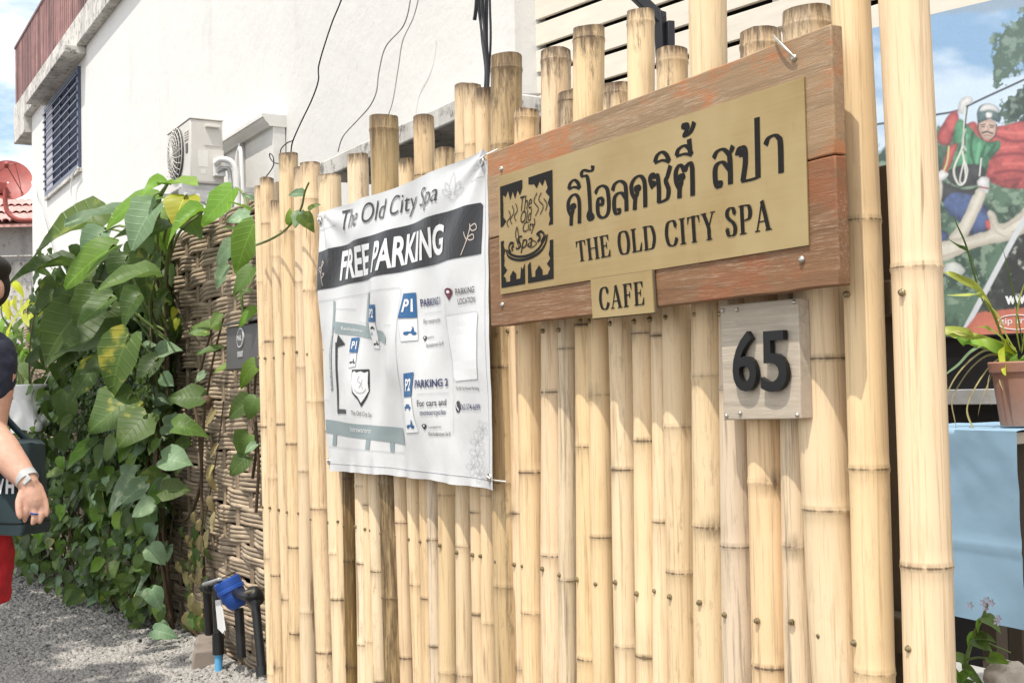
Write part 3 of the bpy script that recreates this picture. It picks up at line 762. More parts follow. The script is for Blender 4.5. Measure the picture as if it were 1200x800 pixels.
cm = MB(); n_ = 0
while n_ < 5200:
    d = V((rt_.uniform(-1, 1), rt_.uniform(-1, 1), rt_.uniform(-1, 1)))
    if d.length > 1 or mnoise.noise(d * 2.6 + V((3, 7, 1))) < -.16: continue
    c_ = V((-7.7 + d.x * 4.1, -2.0 + d.y * 1.95, 5.3 + d.z * 1.1)); s_ = rt_.uniform(.08, .15); n_ += 1
    a = V((rt_.gauss(0, 1), rt_.gauss(0, 1), rt_.gauss(0, .5))).normalized(); b = a.cross(V((rt_.gauss(0, .4), rt_.gauss(0, .4), 1))).normalized()
    cm.poly([c_ - a * s_, c_ - b * s_ * .5, c_ + a * s_, c_ + b * s_ * .5])
M['crown'] = pbr('crown_leaf', (.05, .10, .03), .6, var=.4, scale=2, bmp=0)
o = cm.build('crown', 'crown', tr_, None); o['kind'] = 'stuff'
# ------------------------------------------------------------------ flat print helpers
OUT = V((0, -1, 0))
def text_polys(body, bold=0.0, shear=0.0, spacing=1.0):
    cu = bpy.data.curves.new('t', 'FONT'); cu.body = body; cu.size = 1; cu.offset = bold; cu.shear = shear
    cu.space_character = spacing; cu.resolution_u = 4; cu.align_x = 'CENTER'
    ob = bpy.data.objects.new('t', cu); COL.objects.link(ob)
    dg = bpy.context.evaluated_depsgraph_get(); e = ob.evaluated_get(dg); me = e.to_mesh()
    vs = [(v.co.x, v.co.y) for v in me.vertices]; fs = [list(p.vertices) for p in me.polygons]
    e.to_mesh_clear(); bpy.data.objects.remove(ob); bpy.data.curves.remove(cu)
    x0, x1 = min(v[0] for v in vs), max(v[0] for v in vs); y0, y1 = min(v[1] for v in vs), max(v[1] for v in vs)
    return [((x - x0) / (x1 - x0), (y - y0) / (y1 - y0)) for x, y in vs], fs
def bil(q, u, v):                       # q: top left, top right, bottom right, bottom left
    return q[3].lerp(q[2], u).lerp(q[0].lerp(q[1], u), v)
def bm_print(vs, fs, drape, lift, cut, name, mat, parent):
    bm = bmesh.new(); bv = [bm.verts.new(p) for p in vs]
    for f in fs:
        try: bm.faces.new([bv[k] for k in f])
        except ValueError: pass
    if cut:
        for ax in (0, 2):
            lo, hi = min(v[ax] for v in vs), max(v[ax] for v in vs); c = math.ceil(lo / cut) * cut
            while c < hi:
                co = V((0, 0, 0)); co[ax] = c; no = V((0, 0, 0)); no[ax] = 1
                bmesh.ops.bisect_plane(bm, geom=bm.verts[:] + bm.edges[:] + bm.faces[:], plane_co=co, plane_no=no, dist=1e-6); c += cut
    if drape:
        for v in bm.verts: v.co.y = drape(v.co.x, v.co.z) - lift
    o0 = wloc(parent)
    for v in bm.verts: v.co -= o0
    for f in bm.faces:
        f.normal_update()
        if f.normal.y > 0: f.normal_flip()
    me = bpy.data.meshes.new(name); bm.to_mesh(me); bm.free(); me.materials.append(M[mat])
    o = bpy.data.objects.new(name, me); COL.objects.link(o); o.parent = parent
    return o
def text_on(parent, name, body, quad, mat, lift=.001, bold=0., shear=0., drape=None, cut=0, spacing=1.0):
    vs, fs = text_polys(body, bold, shear, spacing)
    return bm_print([bil(quad, u, v) + OUT * lift for u, v in vs], fs, drape, lift, cut, name, mat, parent)
def pen_strip(vs, fs, pts, wv, wh, lift, nrm=OUT):
    up = V((0, 0, 1)); xr = up.cross(-nrm).normalized() * -1
    n = len(pts)
    for k in range(n):
        d = (pts[min(k + 1, n - 1)] - pts[max(k - 1, 0)]); d = d.normalized() if d.length else up
        side_ = nrm.cross(d).normalized()
        wd = math.sqrt((wv * abs(d.z)) ** 2 + (wh * math.sqrt(max(0, 1 - d.z * d.z))) ** 2) / 2
        q = pts[k] + nrm * (lift + k * 4e-6)
        vs += [q - side_ * wd, q + side_ * wd]
        if k: i = len(vs) - 4; fs.append([i, i + 1, i + 3, i + 2])
def pen(parent, name, strokes, mp, mat, wv, wh, lift=.001, n=6, straight=False, drape=None, cut=0):
    vs, fs = [], []
    for k, s in enumerate(strokes):
        p = [mp(x, y) for x, y in s]
        if not straight and len(p) > 2: p = smooth_path(p, n)
        elif drape:
            q_ = []
            for a_, b_ in zip(p, p[1:]):
                k_ = max(1, int((b_ - a_).length / .02)); q_ += [a_.lerp(b_, t / k_) for t in range(k_)]
            p = q_ + [p[-1]]
        pen_strip(vs, fs, p, wv, wh, lift + k * 6e-5)
    return bm_print(vs, fs, drape, lift, cut, name, mat, parent)
def polys(parent, name, ps, mp, mat, lift=.001, drape=None, cut=0, step=0):
    vs, fs = [], []
    for k, p in enumerate(ps):
        i = len(vs); vs += [mp(x, y) + OUT * (lift + k * step) for x, y in p]; fs.append(list(range(i, i + len(p))))
    return bm_print(vs, fs, drape, lift, cut, name, mat, parent)

# high contrast serif capitals in a unit box: v = thick stem, h = hairline, c = curve, p = polygon
SER = {
 'T': (.82, [('v', .41, 0, 1), ('h', .02, .80, .96), ('h', .24, .58, .02), ('p', [(.02, .97), (.02, .70), (.05, .70), (.14, .94)]), ('p', [(.80, .97), (.80, .70), (.77, .70), (.68, .94)])]),
 'H': (.98, [('v', .20, 0, 1), ('v', .78, 0, 1), ('h', .2, .78, .52), ('h', .02, .38, .98), ('h', .02, .38, .02), ('h', .60, .96, .98), ('h', .60, .96, .02)]),
 'E': (.82, [('v', .20, 0, 1), ('h', .02, .72, .97), ('h', .02, .76, .03), ('h', .2, .54, .52), ('p', [(.72, 1), (.72, .72), (.69, .72), (.56, .97)]), ('p', [(.77, 0), (.79, .32), (.75, .32), (.60, .03)]), ('p', [(.56, .68), (.56, .36), (.53, .36), (.46, .52), (.53, .68)])]),
 'O': (.95, [('c', [(.47, .99), (.22, .9), (.115, .5), (.22, .1), (.47, .01), (.72, .1), (.825, .5), (.72, .9), (.47, .99)])]),
 'L': (.80, [('v', .20, 0, 1), ('h', .02, .40, .98), ('h', .02, .74, .03), ('p', [(.74, 0), (.78, .38), (.74, .38), (.56, .03)])]),
 'D': (.96, [('v', .20, 0, 1), ('h', .02, .42, .97), ('h', .02, .42, .03), ('c', [(.40, .97), (.66, .90), (.80, .5), (.66, .10), (.40, .03)])]),
 'C': (.88, [('c', [(.76, .74), (.66, .94), (.46, .985), (.22, .88), (.115, .5), (.22, .12), (.46, .015), (.66, .08), (.80, .30)]), ('p', [(.78, .98), (.80, .64), (.76, .64), (.70, .86)])]),
 'I': (.48, [('v', .24, 0, 1), ('h', .04, .44, .98), ('h', .04, .44, .02)]),
 'Y': (.90, [('c', [(.18, .98), (.33, .70), (.46, .44)]), ('t', [(.46, .44), (.60, .72), (.74, .98)]), ('v', .46, 0, .46), ('h', .0, .36, .98), ('h', .60, .90, .98), ('h', .28, .64, .02)]),
 'S': (.72, [('c', [(.58, .76), (.50, .94), (.33, .985), (.17, .90), (.14, .74), (.26, .60), (.48, .45), (.58, .28), (.52, .08), (.34, .015), (.17, .07), (.10, .28)]), ('p', [(.60, .98), (.62, .68), (.58, .68), (.52, .88)]), ('p', [(.06, .02), (.05, .34), (.09, .34), (.15, .12)])]),
 'P': (.82, [('v', .20, 0, 1), ('h', .02, .42, .97), ('h', .02, .42, .02), ('h', .2, .42, .46), ('c', [(.38, .97), (.60, .92), (.68, .72), (.60, .52), (.38, .46)])]),
 'A': (.94, [('t', [(.12, .02), (.28, .46), (.45, 1.0)]), ('c', [(.45, 1.0), (.60, .55), (.76, .02)]), ('h', .24, .62, .32), ('h', .0, .28, .02), ('h', .58, .94, .02)]),
 'F': (.76, [('v', .20, 0, 1), ('h', .02, .70, .97), ('h', .02, .40, .02), ('h', .2, .54, .50), ('p', [(.70, 1), (.70, .70), (.67, .70), (.54, .97)]), ('p', [(.56, .66), (.56, .34), (.53, .34), (.46, .50), (.53, .66)])]),
}
def serif(parent, name, word, quad, mat, lift=.001, gap=.08, space=.5, fat=.21):
    adv = sum((SER[c][0] + gap if c != ' ' else space) for c in word) - gap
    Wm = (quad[1] - quad[0]).length; Hm = (quad[0] - quad[3]).length
    kx = Wm / adv; tv = fat * kx; th_ = .05 * Hm
    x0 = 0; q = 0
    for c in word:
        if c == ' ': x0 += space; continue
        vs, fs = [], []
        for it in SER[c][1]:
            mp = lambda x, y: bil(quad, (x0 + x) / adv, y)
            lf = lift + (q % 9) * 6e-5; q += 1
            if it[0] == 'v': pen_strip(vs, fs, [mp(it[1], it[2]), mp(it[1], it[3])], tv, tv, lf)
            elif it[0] == 'h': pen_strip(vs, fs, [mp(it[1], it[3]), mp(it[2], it[3])], th_, th_, lf)
            elif it[0] == 'c': pen_strip(vs, fs, smooth_path([mp(*p) for p in it[1]], 6), tv * 1.05, th_ * 1.1, lf)
            elif it[0] == 't': pen_strip(vs, fs, [mp(*p) for p in it[1]], tv * .34, th_, lf)
            else:
                i = len(vs); vs += [mp(*p) + OUT * lf for p in it[1]]; fs.append(list(range(i, i + len(it[1]))))
        x0 += SER[c][0] + gap
        bm_print(vs, fs, None, lift, 0, name, mat, parent)

# ------------------------------------------------------------------ wooden sign
SY = 1.395
def sq(pts, Y): return [P(x, y, Y) for x, y in pts]
c = sq([(572, 180), (975, 27), (982, 334), (574, 383)], SY)
xl, xr = (c[0].x + c[3].x) / 2, (c[1].x + c[2].x) / 2
ztl, ztr, zbr, zbl = c[0].z, c[1].z, c[2].z, c[3].z
sign = thing('wooden_sign', 'weathered two plank wooden sign with brass nameplate for the Old City Spa', 'sign', ((xl + xr) / 2, SY + .03, (zbl + zbr) / 2))
zs_l, zs_r = P(574, 280, SY).z, P(978, 181, SY).z
def plank(zl0, zr0, zl1, zr1, mat, seed):
    mb = MB(); N = 40; rows = 6; T = .026
    def edge(x, k): return .0022 * mnoise.noise((x * 9, k, seed)) + .0010 * mnoise.noise((x * 40, k, seed))
    pts = []
    for i in range(N + 1):
        u = i / N; x = xl + (xr - xl) * u
        x += (.003 * mnoise.noise((seed, 0, 0)) if i in (0, N) else 0)
        z0 = zl0 + (zr0 - zl0) * u + edge(x, 0); z1 = zl1 + (zr1 - zl1) * u + edge(x, 7)
        pts.append((x, z0, z1))
    for i, (x, z0, z1) in enumerate(pts):
        for y in (SY, SY + T):
            for r_ in range(rows + 1):
                f = r_ / rows
                mb.v.append(V((x, y + (.0012 * mnoise.noise((x * 3, f * 4, seed)) if y == SY else 0), z0 + (z1 - z0) * f)))
    st = 2 * (rows + 1)
    for i in range(N):
        for r_ in range(rows):
            a = i * st + r_; mb.f.append([a, a + st, a + st + 1, a + 1])
            b = a + rows + 1; mb.f.append([b, b + 1, b + st + 1, b + st])
        a = i * st; mb.f.append([a, a + rows + 1, a + st + rows + 1, a + st])
        a = i * st + rows; mb.f.append([a, a + st, a + st + rows + 1, a + rows + 1])
    for i in (0, N):
        for r_ in range(rows):
            a = i * st + r_; b = a + rows + 1; mb.f.append([a, a + 1, b + 1, b])
    return mb.build('plank', mat, sign, 40, bevel=.0025)
plank(zs_l + .0012, zs_r + .0012, ztl, ztr, 'plank_top', 1)['label'] = 'sun bleached upper plank with worn red stain'
plank(zbl, zbr, zs_l - .0012, zs_r - .0012, 'plank_low', 2)['label'] = 'darker reddish lower plank'
for f in (.12, .88):
    x = xl + (xr - xl) * f
    MB().box((x - .03, SY + .0265, zbr + .02), (x + .03, 1.452, ztl - .04)).build('batten', 'rail', sign)
BRY = SY - .004
bq = sq([(583, 207), (942, 90), (947.5, 287), (586.5, 345)], BRY)
pl = MB().prism([bq[0], bq[1], bq[2], bq[3]], (0, .0025, 0)).build('brass_plate', 'brass', sign, 30)
BM = lambda x, y: P(x, y, BRY)
A_ = lambda s: [(655 + x / 4, 120 + y / 4) for x, y in s]
B_ = lambda s: [(780 + x / 3.811, 90 + y / 3.811) for x, y in s]
thai = [A_(s) for s in (
 [(68, 498), (75, 488), (68, 478), (60, 489), (66, 506), (60, 532), (58, 578)], [(60, 534), (47, 506), (45, 470), (58, 442), (76, 432), (91, 446), (97, 478), (97, 568)],
 [(47, 407), (54, 380), (72, 364), (90, 378), (98, 404)], [(46, 408), (72, 397), (98, 404)],
 [(160, 296), (156, 318), (140, 322), (118, 318), (107, 332), (112, 346), (130, 346), (139, 375), (145, 450), (148, 515), (150, 540)], [(146, 505), (138, 532), (148, 551), (160, 538), (152, 522)],
 [(171, 428), (184, 402), (204, 391), (224, 402), (232, 432), (235, 490), (227, 525), (206, 541), (187, 526), (182, 490), (185, 458), (196, 448), (206, 460), (202, 480), (192, 478)],
 [(252, 415), (262, 385), (285, 369), (307, 380), (315, 410), (318, 510)], [(272, 502), (284, 503), (282, 518), (270, 521), (261, 500), (261, 452), (276, 428), (296, 426), (312, 446)],
 [(371, 414), (378, 402), (370, 392), (361, 404), (368, 424), (359, 452), (356, 505)], [(359, 455), (344, 424), (341, 388), (356, 358), (378, 345), (396, 358), (404, 392), (406, 492)],
 [(443, 392), (449, 382), (441, 374), (434, 383), (442, 400), (432, 378), (429, 352), (440, 336), (450, 352), (460, 340), (466, 362), (470, 410), (470, 470)], [(466, 470), (492, 462), (510, 446), (515, 408), (502, 368), (510, 345), (524, 296)],
 [(451, 283), (460, 252), (482, 233), (504, 246), (519, 279)], [(450, 286), (485, 272), (520, 279)])]
thai += [B_(s) for s in (
 [(72, 460), (80, 449), (74, 437), (64, 448), (71, 470), (64, 500), (63, 543)], [(64, 503), (49, 470), (47, 425), (62, 396), (76, 403), (86, 420), (96, 398), (110, 385), (119, 402), (121, 440), (122, 532)],
 [(50, 354), (58, 326), (84, 308), (106, 322), (117, 350)], [(48, 357), (85, 345), (118, 350)], [(106, 278), (112, 350)],
 [(88, 230), (80, 224), (84, 212), (95, 214), (99, 228), (92, 246), (85, 262), (96, 262), (116, 240), (129, 202)],
 [(215, 365), (230, 336), (255, 324), (278, 340), (288, 368), (291, 480)], [(272, 345), (290, 336), (302, 308)], [(232, 470), (246, 472), (244, 488), (233, 491), (224, 468), (223, 412), (238, 386), (260, 384), (284, 412)],
 [(330, 352), (340, 352), (342, 338), (331, 332), (322, 346), (330, 322), (345, 314), (356, 330), (357, 385), (350, 440), (346, 468)], [(340, 469), (388, 458), (416, 448)], [(409, 182), (414, 452)],
 [(447, 306), (460, 276), (485, 262), (505, 272), (514, 300), (517, 430)])]
k0 = 0
for cnt in (2, 2, 2, 1, 2, 2, 2, 2, 2, 3, 1, 3, 3, 1):   # strokes of each letter and mark
    pen(pl, 'letter', thai[k0:k0 + cnt], BM, 'black_print', .0132, .0046, .0008, n=5); k0 += cnt
serif(pl, 'letter', 'THE OLD CITY SPA', sq([(674.5, 283), (903.5, 233), (905, 269), (677, 307)], BRY), 'black_print', .0008)
# emblem: a torn black square frame round a steaming cup
lq = sq([(586.3, 219), (647.5, 199), (649, 326.5), (588, 337.5)], BRY)
LM = lambda x, y: bil(lq, x, y)
rnd = random.Random(5)
def torn(p0, p1, inn, n, amp):
    o = []
    for k in range(n + 1):
        t = k / n; a = amp * rnd.uniform(.2, 1) * (1 if k % 2 else .35)
        o.append((p0[0] + (p1[0] - p0[0]) * t + inn[0] * a, p0[1] + (p1[1] - p0[1]) * t + inn[1] * a))
    return o
fr = []
fr.append([(0, 1), (.44, 1)] + torn((.44, .95), (.06, .95), (0, -1), 8, .12))
fr.append([(.56, 1), (1, 1)] + torn((.97, .95), (.56, .95), (0, -1), 8, .12))
fr.append([(0, .995), (.0, .60)] + torn((.03, .60), (.03, .97), (1, 0), 8, .09))
fr.append([(0, .46), (.0, .0)] + torn((.03, .02), (.03, .46), (1, 0), 9, .09))
fr.append([(1, .5), (1, .995)] + torn((.96, .97), (.96, .5), (-1, 0), 9, .09)[::1])
fr.append([(1, .0), (1, .36)] + torn((.96, .36), (.96, .02), (-1, 0), 8, .09))
fr.append([(.0, .0), (.47, .0)] + [(.47, .20), (.43, .14), (.40, .17), (.38, .06), (.30, .06), (.30, .11), (.24, .15), (.18, .10), (.18, .05), (.10, .05), (.08, .10), (.0, .12)])
fr.append([(.53, .0), (1., .0)] + [(1., .10), (.92, .08), (.90, .05), (.80, .05), (.80, .10), (.74, .15), (.67, .10), (.67, .05), (.60, .05), (.58, .20), (.53, .17)])
polys(pl, 'emblem_frame', fr, LM, 'black_print', .0008, step=5e-5)
el = [[(.10 + .0, .37), (.16, .29), (.34, .24), (.55, .235), (.75, .27), (.86, .34), (.90, .42)], [(.13, .36), (.2, .31), (.36, .27), (.55, .265), (.72, .30), (.84, .38), (.87, .42)],
      [(.20, .33), (.16, .38), (.20, .42), (.26, .41)], [(.78, .36), (.84, .42), (.78, .46), (.70, .44)], [(.24, .34), (.22, .37), (.26, .39)], [(.72, .37), (.77, .41), (.73, .43)]]
pen(pl, 'emblem_cup', el, LM, 'black_print', .004, .006, .0011)
pen(pl, 'emblem_steam', [[(.16, .58), (.13, .63), (.20, .68), (.17, .74)], [(.23, .60), (.20, .65), (.27, .71), (.24, .78)], [(.31, .62), (.28, .67), (.34, .72), (.31, .79)],
      [(.68, .62), (.74, .68), (.66, .76), (.72, .83)], [(.77, .62), (.83, .69), (.75, .76), (.80, .82)], [(.87, .64), (.90, .70), (.84, .76)]], LM, 'black_print', .0028, .0022, .0011)
for wd, (x0, y0, x1, y1) in (('The', (.40, .70, .62, .84)), ('Old', (.40, .585, .62, .70)), ('City', (.44, .46, .68, .59)), ('Spa', (.30, .30, .62, .47))):
    text_on(pl, 'emblem_text', wd, [LM(x0, y1), LM(x1, y1), LM(x1, y0), LM(x0, y0)], 'black_print', .0012, -.002, .3)
pen(pl, 'emblem_text', [[(.36, .36), (.30, .48), (.33, .56), (.36, .46), (.40, .36)], [(.62, .40), (.70, .36), (.60, .33), (.52, .36)], [(.62, .54), (.67, .55), (.66, .60)]], LM, 'black_print', .003, .002, .0011)
def screw(parent, px, py, Y, r=.0065):
    p = P(px, py, Y)
    return MB().lathe(p, (random.uniform(-.15, .15), -1, random.uniform(-.1, .2)), [(-.002, r), (.0015, r), (.004, r * .75), (.005, r * .3)], 12).build('screw', 'steel', parent, 40)
for px, py in ((588, 198), (589, 357), (940, 304), (931, 68)): screw(sign, px, py, SY)
MB().tube(smooth_path([P(907, 42, SY + .03), P(908, 44, SY - .004), P(920, 56, SY - .012), P(932, 68, SY - .006)], 5), .0022, 6).build('hanging_wire', 'steel', sign, 60)

# cafe plaque
KY = SY - .009
cq = sq([(692, 327), (763.5, 316.5), (766.5, 366), (694.5, 373)], KY)
cf = thing('cafe_plaque', 'small brass plaque lettered CAFE under the big wooden sign', 'sign', (cq[0] + cq[2]) / 2)
p_ = MB().prism(cq, (0, .003, 0)).build('plate', 'brass', cf, 30)
MB().prism([q + V((0, .0032, 0)) for q in sq([(691, 326.4), (764.6, 315.6), (767.8, 367.2), (693.4, 374.2)], KY)], (0, .0023, 0)).build('backing', 'rail', cf)
serif(cf, 'letter', 'CAFE', sq([(701.5, 337.5), (754.5, 329), (756, 357), (703, 363.5)], KY), 'black_print', .0008, gap=.10)

# house number
NY = 1.432
nq = sq([(843.8, 358), (934.5, 349.5), (939.5, 490.5), (848, 492)], NY)
npq = thing('number_plaque', 'square grey wooden plaque with black house number 65 on the fence', 'sign', (nq[0] + nq[2]) / 2)
MB().prism(nq, (0, .026, 0)).build('board', 'plank_grey', npq, 30, bevel=.002)
def digit(ch, px):
    q = sq(px, NY - .0135); vs, fs = text_polys(ch, .012)
    mb = MB(); mb.v = [bil(q, u, v) for u, v in vs]; n = len(mb.v); mb.f = [list(f) for f in fs]
    edges = {}
    for f in fs:
        for k in range(len(f)):
            e = (f[k], f[(k + 1) % len(f)])
            if (e[1], e[0]) in edges: del edges[(e[1], e[0])]
            else: edges[e] = 1
    mb.v += [p + V((0, .010, 0)) for p in mb.v[:n]]
    mb.f += [[k + n for k in f][::-1] for f in fs] + [[a, a + n, b + n, b] for a, b in edges]
    return mb.build('digit', 'gloss_black', npq, 30)
digit('6', [(857.5, 389.5), (885, 387), (886.5, 458.5), (858.8, 458.5)])
digit('5', [(890.5, 388.5), (920, 386.3), (922.5, 459), (891.5, 459)])
for px, py in ((847.5, 364), (931, 354), (864, 363), (852, 487), (935, 486), (868, 484)): screw(npq, px, py, NY, .0042)

# ------------------------------------------------------------------ vinyl banner
def mat_vinyl(name, col, rough=.38):
    m, n, b = newmat(name)
    n.links.new(mixc(n, ramp(n, noisef(n, 3, (1, 1, 1), 4), .3, .7), col, tuple(x * .95 for x in col)), b.inputs['Base Color'])
    b.inputs['Roughness'].default_value = rough
    bump(n, b, noisef(n, 16, (1, 1, .5), 4, .55), .25, .012)
    return m
M['vinyl'] = mat_vinyl('vinyl', (.60, .60, .59)); M['vinyl_black'] = mat_vinyl('vinyl_black', (.018, .017, .018), .42)
for k, col in (('p_blue', (.022, .10, .24)), ('p_grey', (.23, .28, .28)), ('p_navy', (.03, .04, .11)), ('p_maroon', (.13, .02, .04)), ('p_white', (.68, .68, .67)), ('p_line', (.40, .41, .42)), ('p_tan', (.50, .42, .36)), ('p_char', (.035, .035, .035))):
    M[k] = pbr(k, col, .42, var=.05, bmp=0)
VY = 1.432
vc = sq([(374, 249), (570, 174.5), (580.5, 574), (385, 551)], VY)
vx0, vx1, vz0, vz1 = (vc[0].x + vc[3].x) / 2, (vc[1].x + vc[2].x) / 2, (vc[2].z + vc[3].z) / 2, (vc[0].z + vc[1].z) / 2
def vin(x, z):
    u = (x - vx0) / (vx1 - vx0); v = (z - vz0) / (vz1 - vz0)
    mid = math.sin(math.pi * min(1, max(0, u))) * math.sin(math.pi * min(1, max(0, v)))
    f = 9e-3 * math.sin(15 * u + 5.5 * v + .6) * (.35 + mid) + 6e-3 * math.sin(29 * u - 13 * v + 1.4) * (.3 + .7 * v * (1 - u) + .5 * mid)
    f += .004 * mnoise.noise((u * 5, v * 4, 2.)) + .0016 * mnoise.noise((u * 14, v * 12, 5.))
    r1 = math.hypot(1 - u, (1 - v) * .8); r2 = math.hypot(u, (1 - v) * .8)
    f += .006 * math.exp(-r1 * 4) * math.sin(math.atan2(1 - v, 1 - u + .01) * 11) + .006 * math.exp(-r2 * 4) * math.sin(math.atan2(1 - v, u + .01) * 11)
    e = math.exp(-v * 22); f += e * .004 * math.sin(u * 60 + 4 * mnoise.noise((u * 9, 0, 0)))
    return VY + f - .006 * mid - .004
bn = thing('parking_banner', 'wrinkled white vinyl banner advertising free parking with a map, tied to the fence', 'banner', ((vx0 + vx1) / 2, VY, vz0))
def vs_(u, v):
    p = bil(vc, u, v); sag = -.012 * math.sin(math.pi * u) * v ** 6 + .007 * math.sin(math.pi * u) * (1 - v) ** 6 + .004 * mnoise.noise((u * 8, v * 3, 1)) * (abs(v - .5) > .49)
    bul = .010 * math.sin(math.pi * v) * (u - .5)
    x, z = p.x + bul, p.z + sag
    return V((x, vin(x, z), z))
sheet = MB().grid(vs_, 110, 84); 
sheet.build('sheet', 'vinyl', bn, 80)
hem = MB()
for a, b, off in ((0, 1, .022), ):
    hem.tube([vs_(k / 60, .028) + OUT * .0006 for k in range(61)], .0007, 4, False)
hem.tube([vs_(.985, k / 60) + OUT * .0006 for k in range(61)], .0006, 4, False)
hem.build('seam', 'p_line', bn, 60)
for u, v in ((.012, .965), (.985, .965), (.985, .035), (.012, .035)):
    p = vs_(u, v); p.y -= .002
    MB().lathe(p, OUT, [(0, .011), (.002, .010), (.002, .006), (-.001, .0055)], 16, False).build('eyelet', 'steel', bn, 40)
    q = p + V(((.02 if u > .5 else -.02), .035, .03 if v > .5 else -.01))
    MB().tube(smooth_path([p + V((0, .008, 0)), p + V((0, -.006, .004)), p.lerp(q, .5) + V((0, -.012, 0)), q], 5), .002, 6).build('tie', 'wire_white', bn, 60)
BV = lambda x, y: P(x, y, VY)
kw = dict(drape=vin, cut=.022)
z5 = lambda pts: [(370 + x / 3.636, 170 + y / 3.636) for x, y in pts]
z6 = lambda pts: [(370 + x / 3.636, 370 + y / 3.636) for x, y in pts]
zL = lambda pts: [(375 + x / 4.706, 330 + y / 4.706) for x, y in pts]
zR = lambda pts: [(465 + x / 4.0, 320 + y / 4.0) for x, y in pts]
def btext(body, pts, mat, lift=.0028, **k):
    h = abs(pts[3][1] - pts[0][1]); d = dict(drape=vin, cut=.02); d.update(k)
    return text_on(bn, 'printed_text', body, sq(pts, VY), mat, lift, **d)
polys(bn, 'printed_band', [z5([(24, 458), (50, 448), (640, 262), (700, 245), (710, 255), (712, 462), (24, 619)])], BV, 'vinyl_black', .0015, **kw)
btext('The Old City Spa', z5([(116, 280), (540, 160), (540, 262), (116, 392)]), 'p_char', shear=.25, bold=-.006)
btext('FREE', z5([(108, 454), (243, 418), (243, 550), (108, 578)]), 'p_white', bold=.03, shear=.1)
btext('PARKING', z5([(264, 412), (561, 333), (561, 462), (264, 546)]), 'p_white', bold=.03, shear=.1)
lot = [[(590, 205), (583, 175), (592, 118), (606, 172), (598, 205)], [(590, 205), (572, 190), (566, 160), (580, 170)], [(598, 205), (618, 185), (622, 155), (606, 170)], [(588, 210), (570, 215), (556, 192), (572, 190)], [(598, 210), (618, 208), (632, 182), (617, 186)], [(575, 215), (592, 235), (612, 212)],
       [(660, 155), (690, 144), (716, 134)], [(24, 362), (60, 352), (95, 340)]]
pen(bn, 'printed_lotus', [z5(s) for s in lot], BV, 'p_line', .0016, .0016, .0022, drape=vin)
pen(bn, 'printed_sprig', [z5(s) for s in ([(640, 470), (655, 420), (668, 360), (668, 335)], [(660, 410), (652, 385), (650, 370)], [(668, 350), (684, 335), (690, 355), (676, 365), (668, 350)], [(660, 395), (678, 380), (682, 398), (668, 405), (660, 395)],
   [(46, 600), (42, 550), (46, 490)], [(42, 545), (34, 530), (40, 522), (44, 540)], [(42, 570), (52, 550), (46, 548)], [(44, 520), (50, 500), (44, 500)])], BV, 'p_tan', .003, .003, .0028, drape=vin)
# map
polys(bn, 'printed_road', [zL(s) for s in ([(290, 60), (314, 62), (290, 180), (285, 250), (262, 240), (268, 160)], [(100, 218), (280, 248), (362, 275), (388, 305), (390, 345), (372, 342), (340, 322), (108, 282)],
   [(80, 100), (92, 110), (104, 225), (100, 282), (90, 400), (88, 600), (76, 600), (74, 400), (90, 270), (84, 180)])] + [z6(s) for s in ([(48, 440), (200, 462), (382, 477), (396, 548), (200, 520), (50, 497)], [(78, 500), (96, 503), (92, 553), (74, 550)], [(220, 524), (238, 526), (236, 570), (220, 568)], [(313, 538), (332, 541), (332, 580), (316, 579)])], BV, 'p_grey', .0015, step=8e-5, **kw)
pen(bn, 'printed_frame', [zL(s) for s in ([(5, 110), (440, 32), (460, 36), (465, 60), (470, 770)], [(95, 148), (195, 152)], [(375, 238), (430, 240)], [(205, 222), (265, 228)], [(5, 640), (60, 655)])] + [z6(s) for s in ([(384, 480), (398, 560), (390, 582), (330, 580), (60, 555)],)], BV, 'p_line', .0012, .0012, .002, straight=True, drape=vin)
pen(bn, 'printed_arrow', [zL([(168, 714), (112, 712), (118, 335)])], BV, 'p_char', .013, .013, .002, straight=True, drape=vin)
polys(bn, 'printed_arrow', [zL([(126, 290), (154, 346), (116, 362)]), zL([(108, 700), (125, 700), (125, 726), (108, 726)])], BV, 'p_char', .0021, step=1e-4, **kw)
